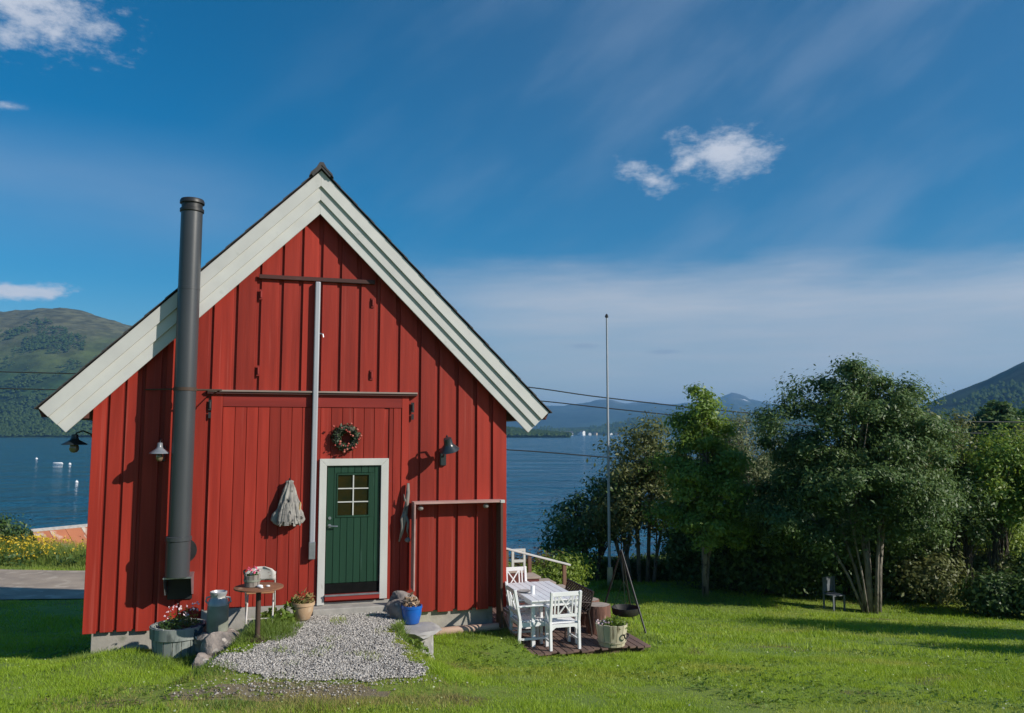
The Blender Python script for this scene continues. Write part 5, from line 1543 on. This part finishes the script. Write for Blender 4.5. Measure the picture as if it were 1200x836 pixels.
def house(label, u, D, w, h, l, rz, mi, group):
    X = (u - 600) / F_PX * D
    U, T_, GXx, GDd, GZz = HL
    t = empty('village_house', (X, D, -5.6 + max(0, (D - 3500)) * .03), rz); tag(t, label, 'house', group)
    MB().prism([(-w, -3), (w, -3), (w, h), (0, h + w * .6), (-w, h)], 0, l).build('wall', WH[mi], t)
    for sx in (-1, 1):
        P = [(0, h + w * .6 + .6), (sx * (w + .8), h - .1), (sx * (w + .8), h - .6), (0, h + w * .6)]
        MB().prism(P if sx < 0 else P[::-1], -.6, l + .6).build('roof', RD, t)
    return t


vl = [(627, 3560, 6, 6, 14, .6, 0, 'small white house at the left end of the far shore'), (633, 3580, 5, 5, 12, 1.2, 1, 'ochre house beside the small white one at the left of the far shore'),
      (659, 3570, 5, 6, 12, .4, 2, 'dark red house at the left of the white village'), (671, 3540, 9, 8, 44, 1.45, 0, 'long white warehouse, largest building in the far village'),
      (680, 3600, 6, 7, 14, .3, 0, 'white house behind the long warehouse'), (684, 3540, 7, 12, 14, .8, 0, 'tall white house right of the long warehouse'),
      (691, 3560, 5, 6, 12, .1, 0, 'white house right of the tall one in the village'), (699, 3590, 5, 6, 10, .9, 1, 'ochre house at the right end of the village'),
      (716, 3600, 5, 5, 12, .5, 0, 'white house alone right of the flagpole on the far shore'), (724, 3570, 5, 5, 12, 1.3, 1, 'pale house nearest the waterline right of the flagpole')]
for u, D, w, h, l, rz, mi, lb in vl: house(lb, u, 3500 + (D - 3540) * .35, w * 1.25, h * 1.25, l * 1.25, rz, mi, 'houses on the far shore')


def buoy(label, px, dist, r, long=False):
    X = (px - 600) / F_PX * dist
    t = empty('buoy', (X, dist, -6.4)); tag(t, label, 'buoy')
    if long: MB().tube([(-1.6, 0, .05), (-1.2, 0, .16), (1.2, 0, .16), (1.6, 0, .05)], [.05, .28, .28, .05], 10).build('buoy_body', M['garden_white'], t, smooth=2)
    else: MB().lathe([(.01, -r * .6), (r * .8, -r * .4), (r, 0), (r * .8, r * .6), (.05, r), (.05, r * 1.4)], 12).build('buoy_body', M['garden_white'], t, smooth=1.5)


buoy('small white buoy farthest out on the water at left', 47, 285, .45)
buoy('long white float on the water left of the barn', 72, 240, .4, True)
buoy('white buoy close to the right of the long float', 86, 236, .42)
buoy('white buoy nearest the shore left of the barn', 95, 150, .3)


def wire(label, pts):
    P = [((px - 600) / F_PX * D, D, 2.6 + (HZ - y) / F_PX * D) for px, y, D in pts]
    # smooth through the points
    Q = []
    for i in range(len(P) - 1):
        p0, p1, p2, p3 = [np.array(P[min(max(j, 0), len(P) - 1)]) for j in (i - 1, i, i + 1, i + 2)]
        for s in np.linspace(0, 1, 7)[:-1]:
            Q.append(.5 * ((2 * p1) + (-p0 + p2) * s + (2 * p0 - 5 * p1 + 4 * p2 - p3) * s * s + (-p0 + 3 * p1 - 3 * p2 + p3) * s ** 3))
    Q.append(np.array(P[-1]))
    o = MB().tube(Q, .036, 6).build('power_line', M['wire'], smooth=3); tag(o, label, 'power line', 'power lines behind the barn')


wire('upper power line leaving the right eave of the barn and passing the flagpole', [(-300, 426, 46), (80, 438, 46), (300, 437, 46), (500, 444, 46), (618, 454, 46), (714, 467, 46), (900, 486, 46), (1110, 494, 46), (1260, 494, 46), (1500, 488, 46)])
wire('lower power line just beneath the upper one right of the barn', [(-300, 445, 47), (60, 457, 47), (300, 455, 47), (500, 461, 47), (630, 470, 47), (714, 479, 47), (880, 495, 47), (1110, 507, 47), (1260, 508, 47), (1500, 503, 47)])
wire('faint low power line crossing the water behind the flagpole', [(560, 525, 44), (640, 530, 44), (714, 536, 44), (800, 540, 44), (900, 541, 44)])

# ------------------------------------------------------------------ air
hz_m = bpy.data.materials.new('haze_air'); hz_m.use_nodes = True
nt = hz_m.node_tree; nt.nodes.clear()
pv = nt.nodes.new('ShaderNodeVolumePrincipled'); ou = nt.nodes.new('ShaderNodeOutputMaterial')
pv.inputs['Color'].default_value = (.24, .57, 1.0, 1)
pv.inputs['Density'].default_value = 1.0e-4
pv.inputs['Anisotropy'].default_value = .1
pv.inputs['Density Attribute'].default_value = ''
nt.links.new(pv.outputs[0], ou.inputs['Volume'])
o = MB().mm(-16000, 16000, -200, 16000, -10, 540).build('haze', hz_m); tag(o, 'thin blue haze in the air over the fjord', 'haze', kind='stuff')
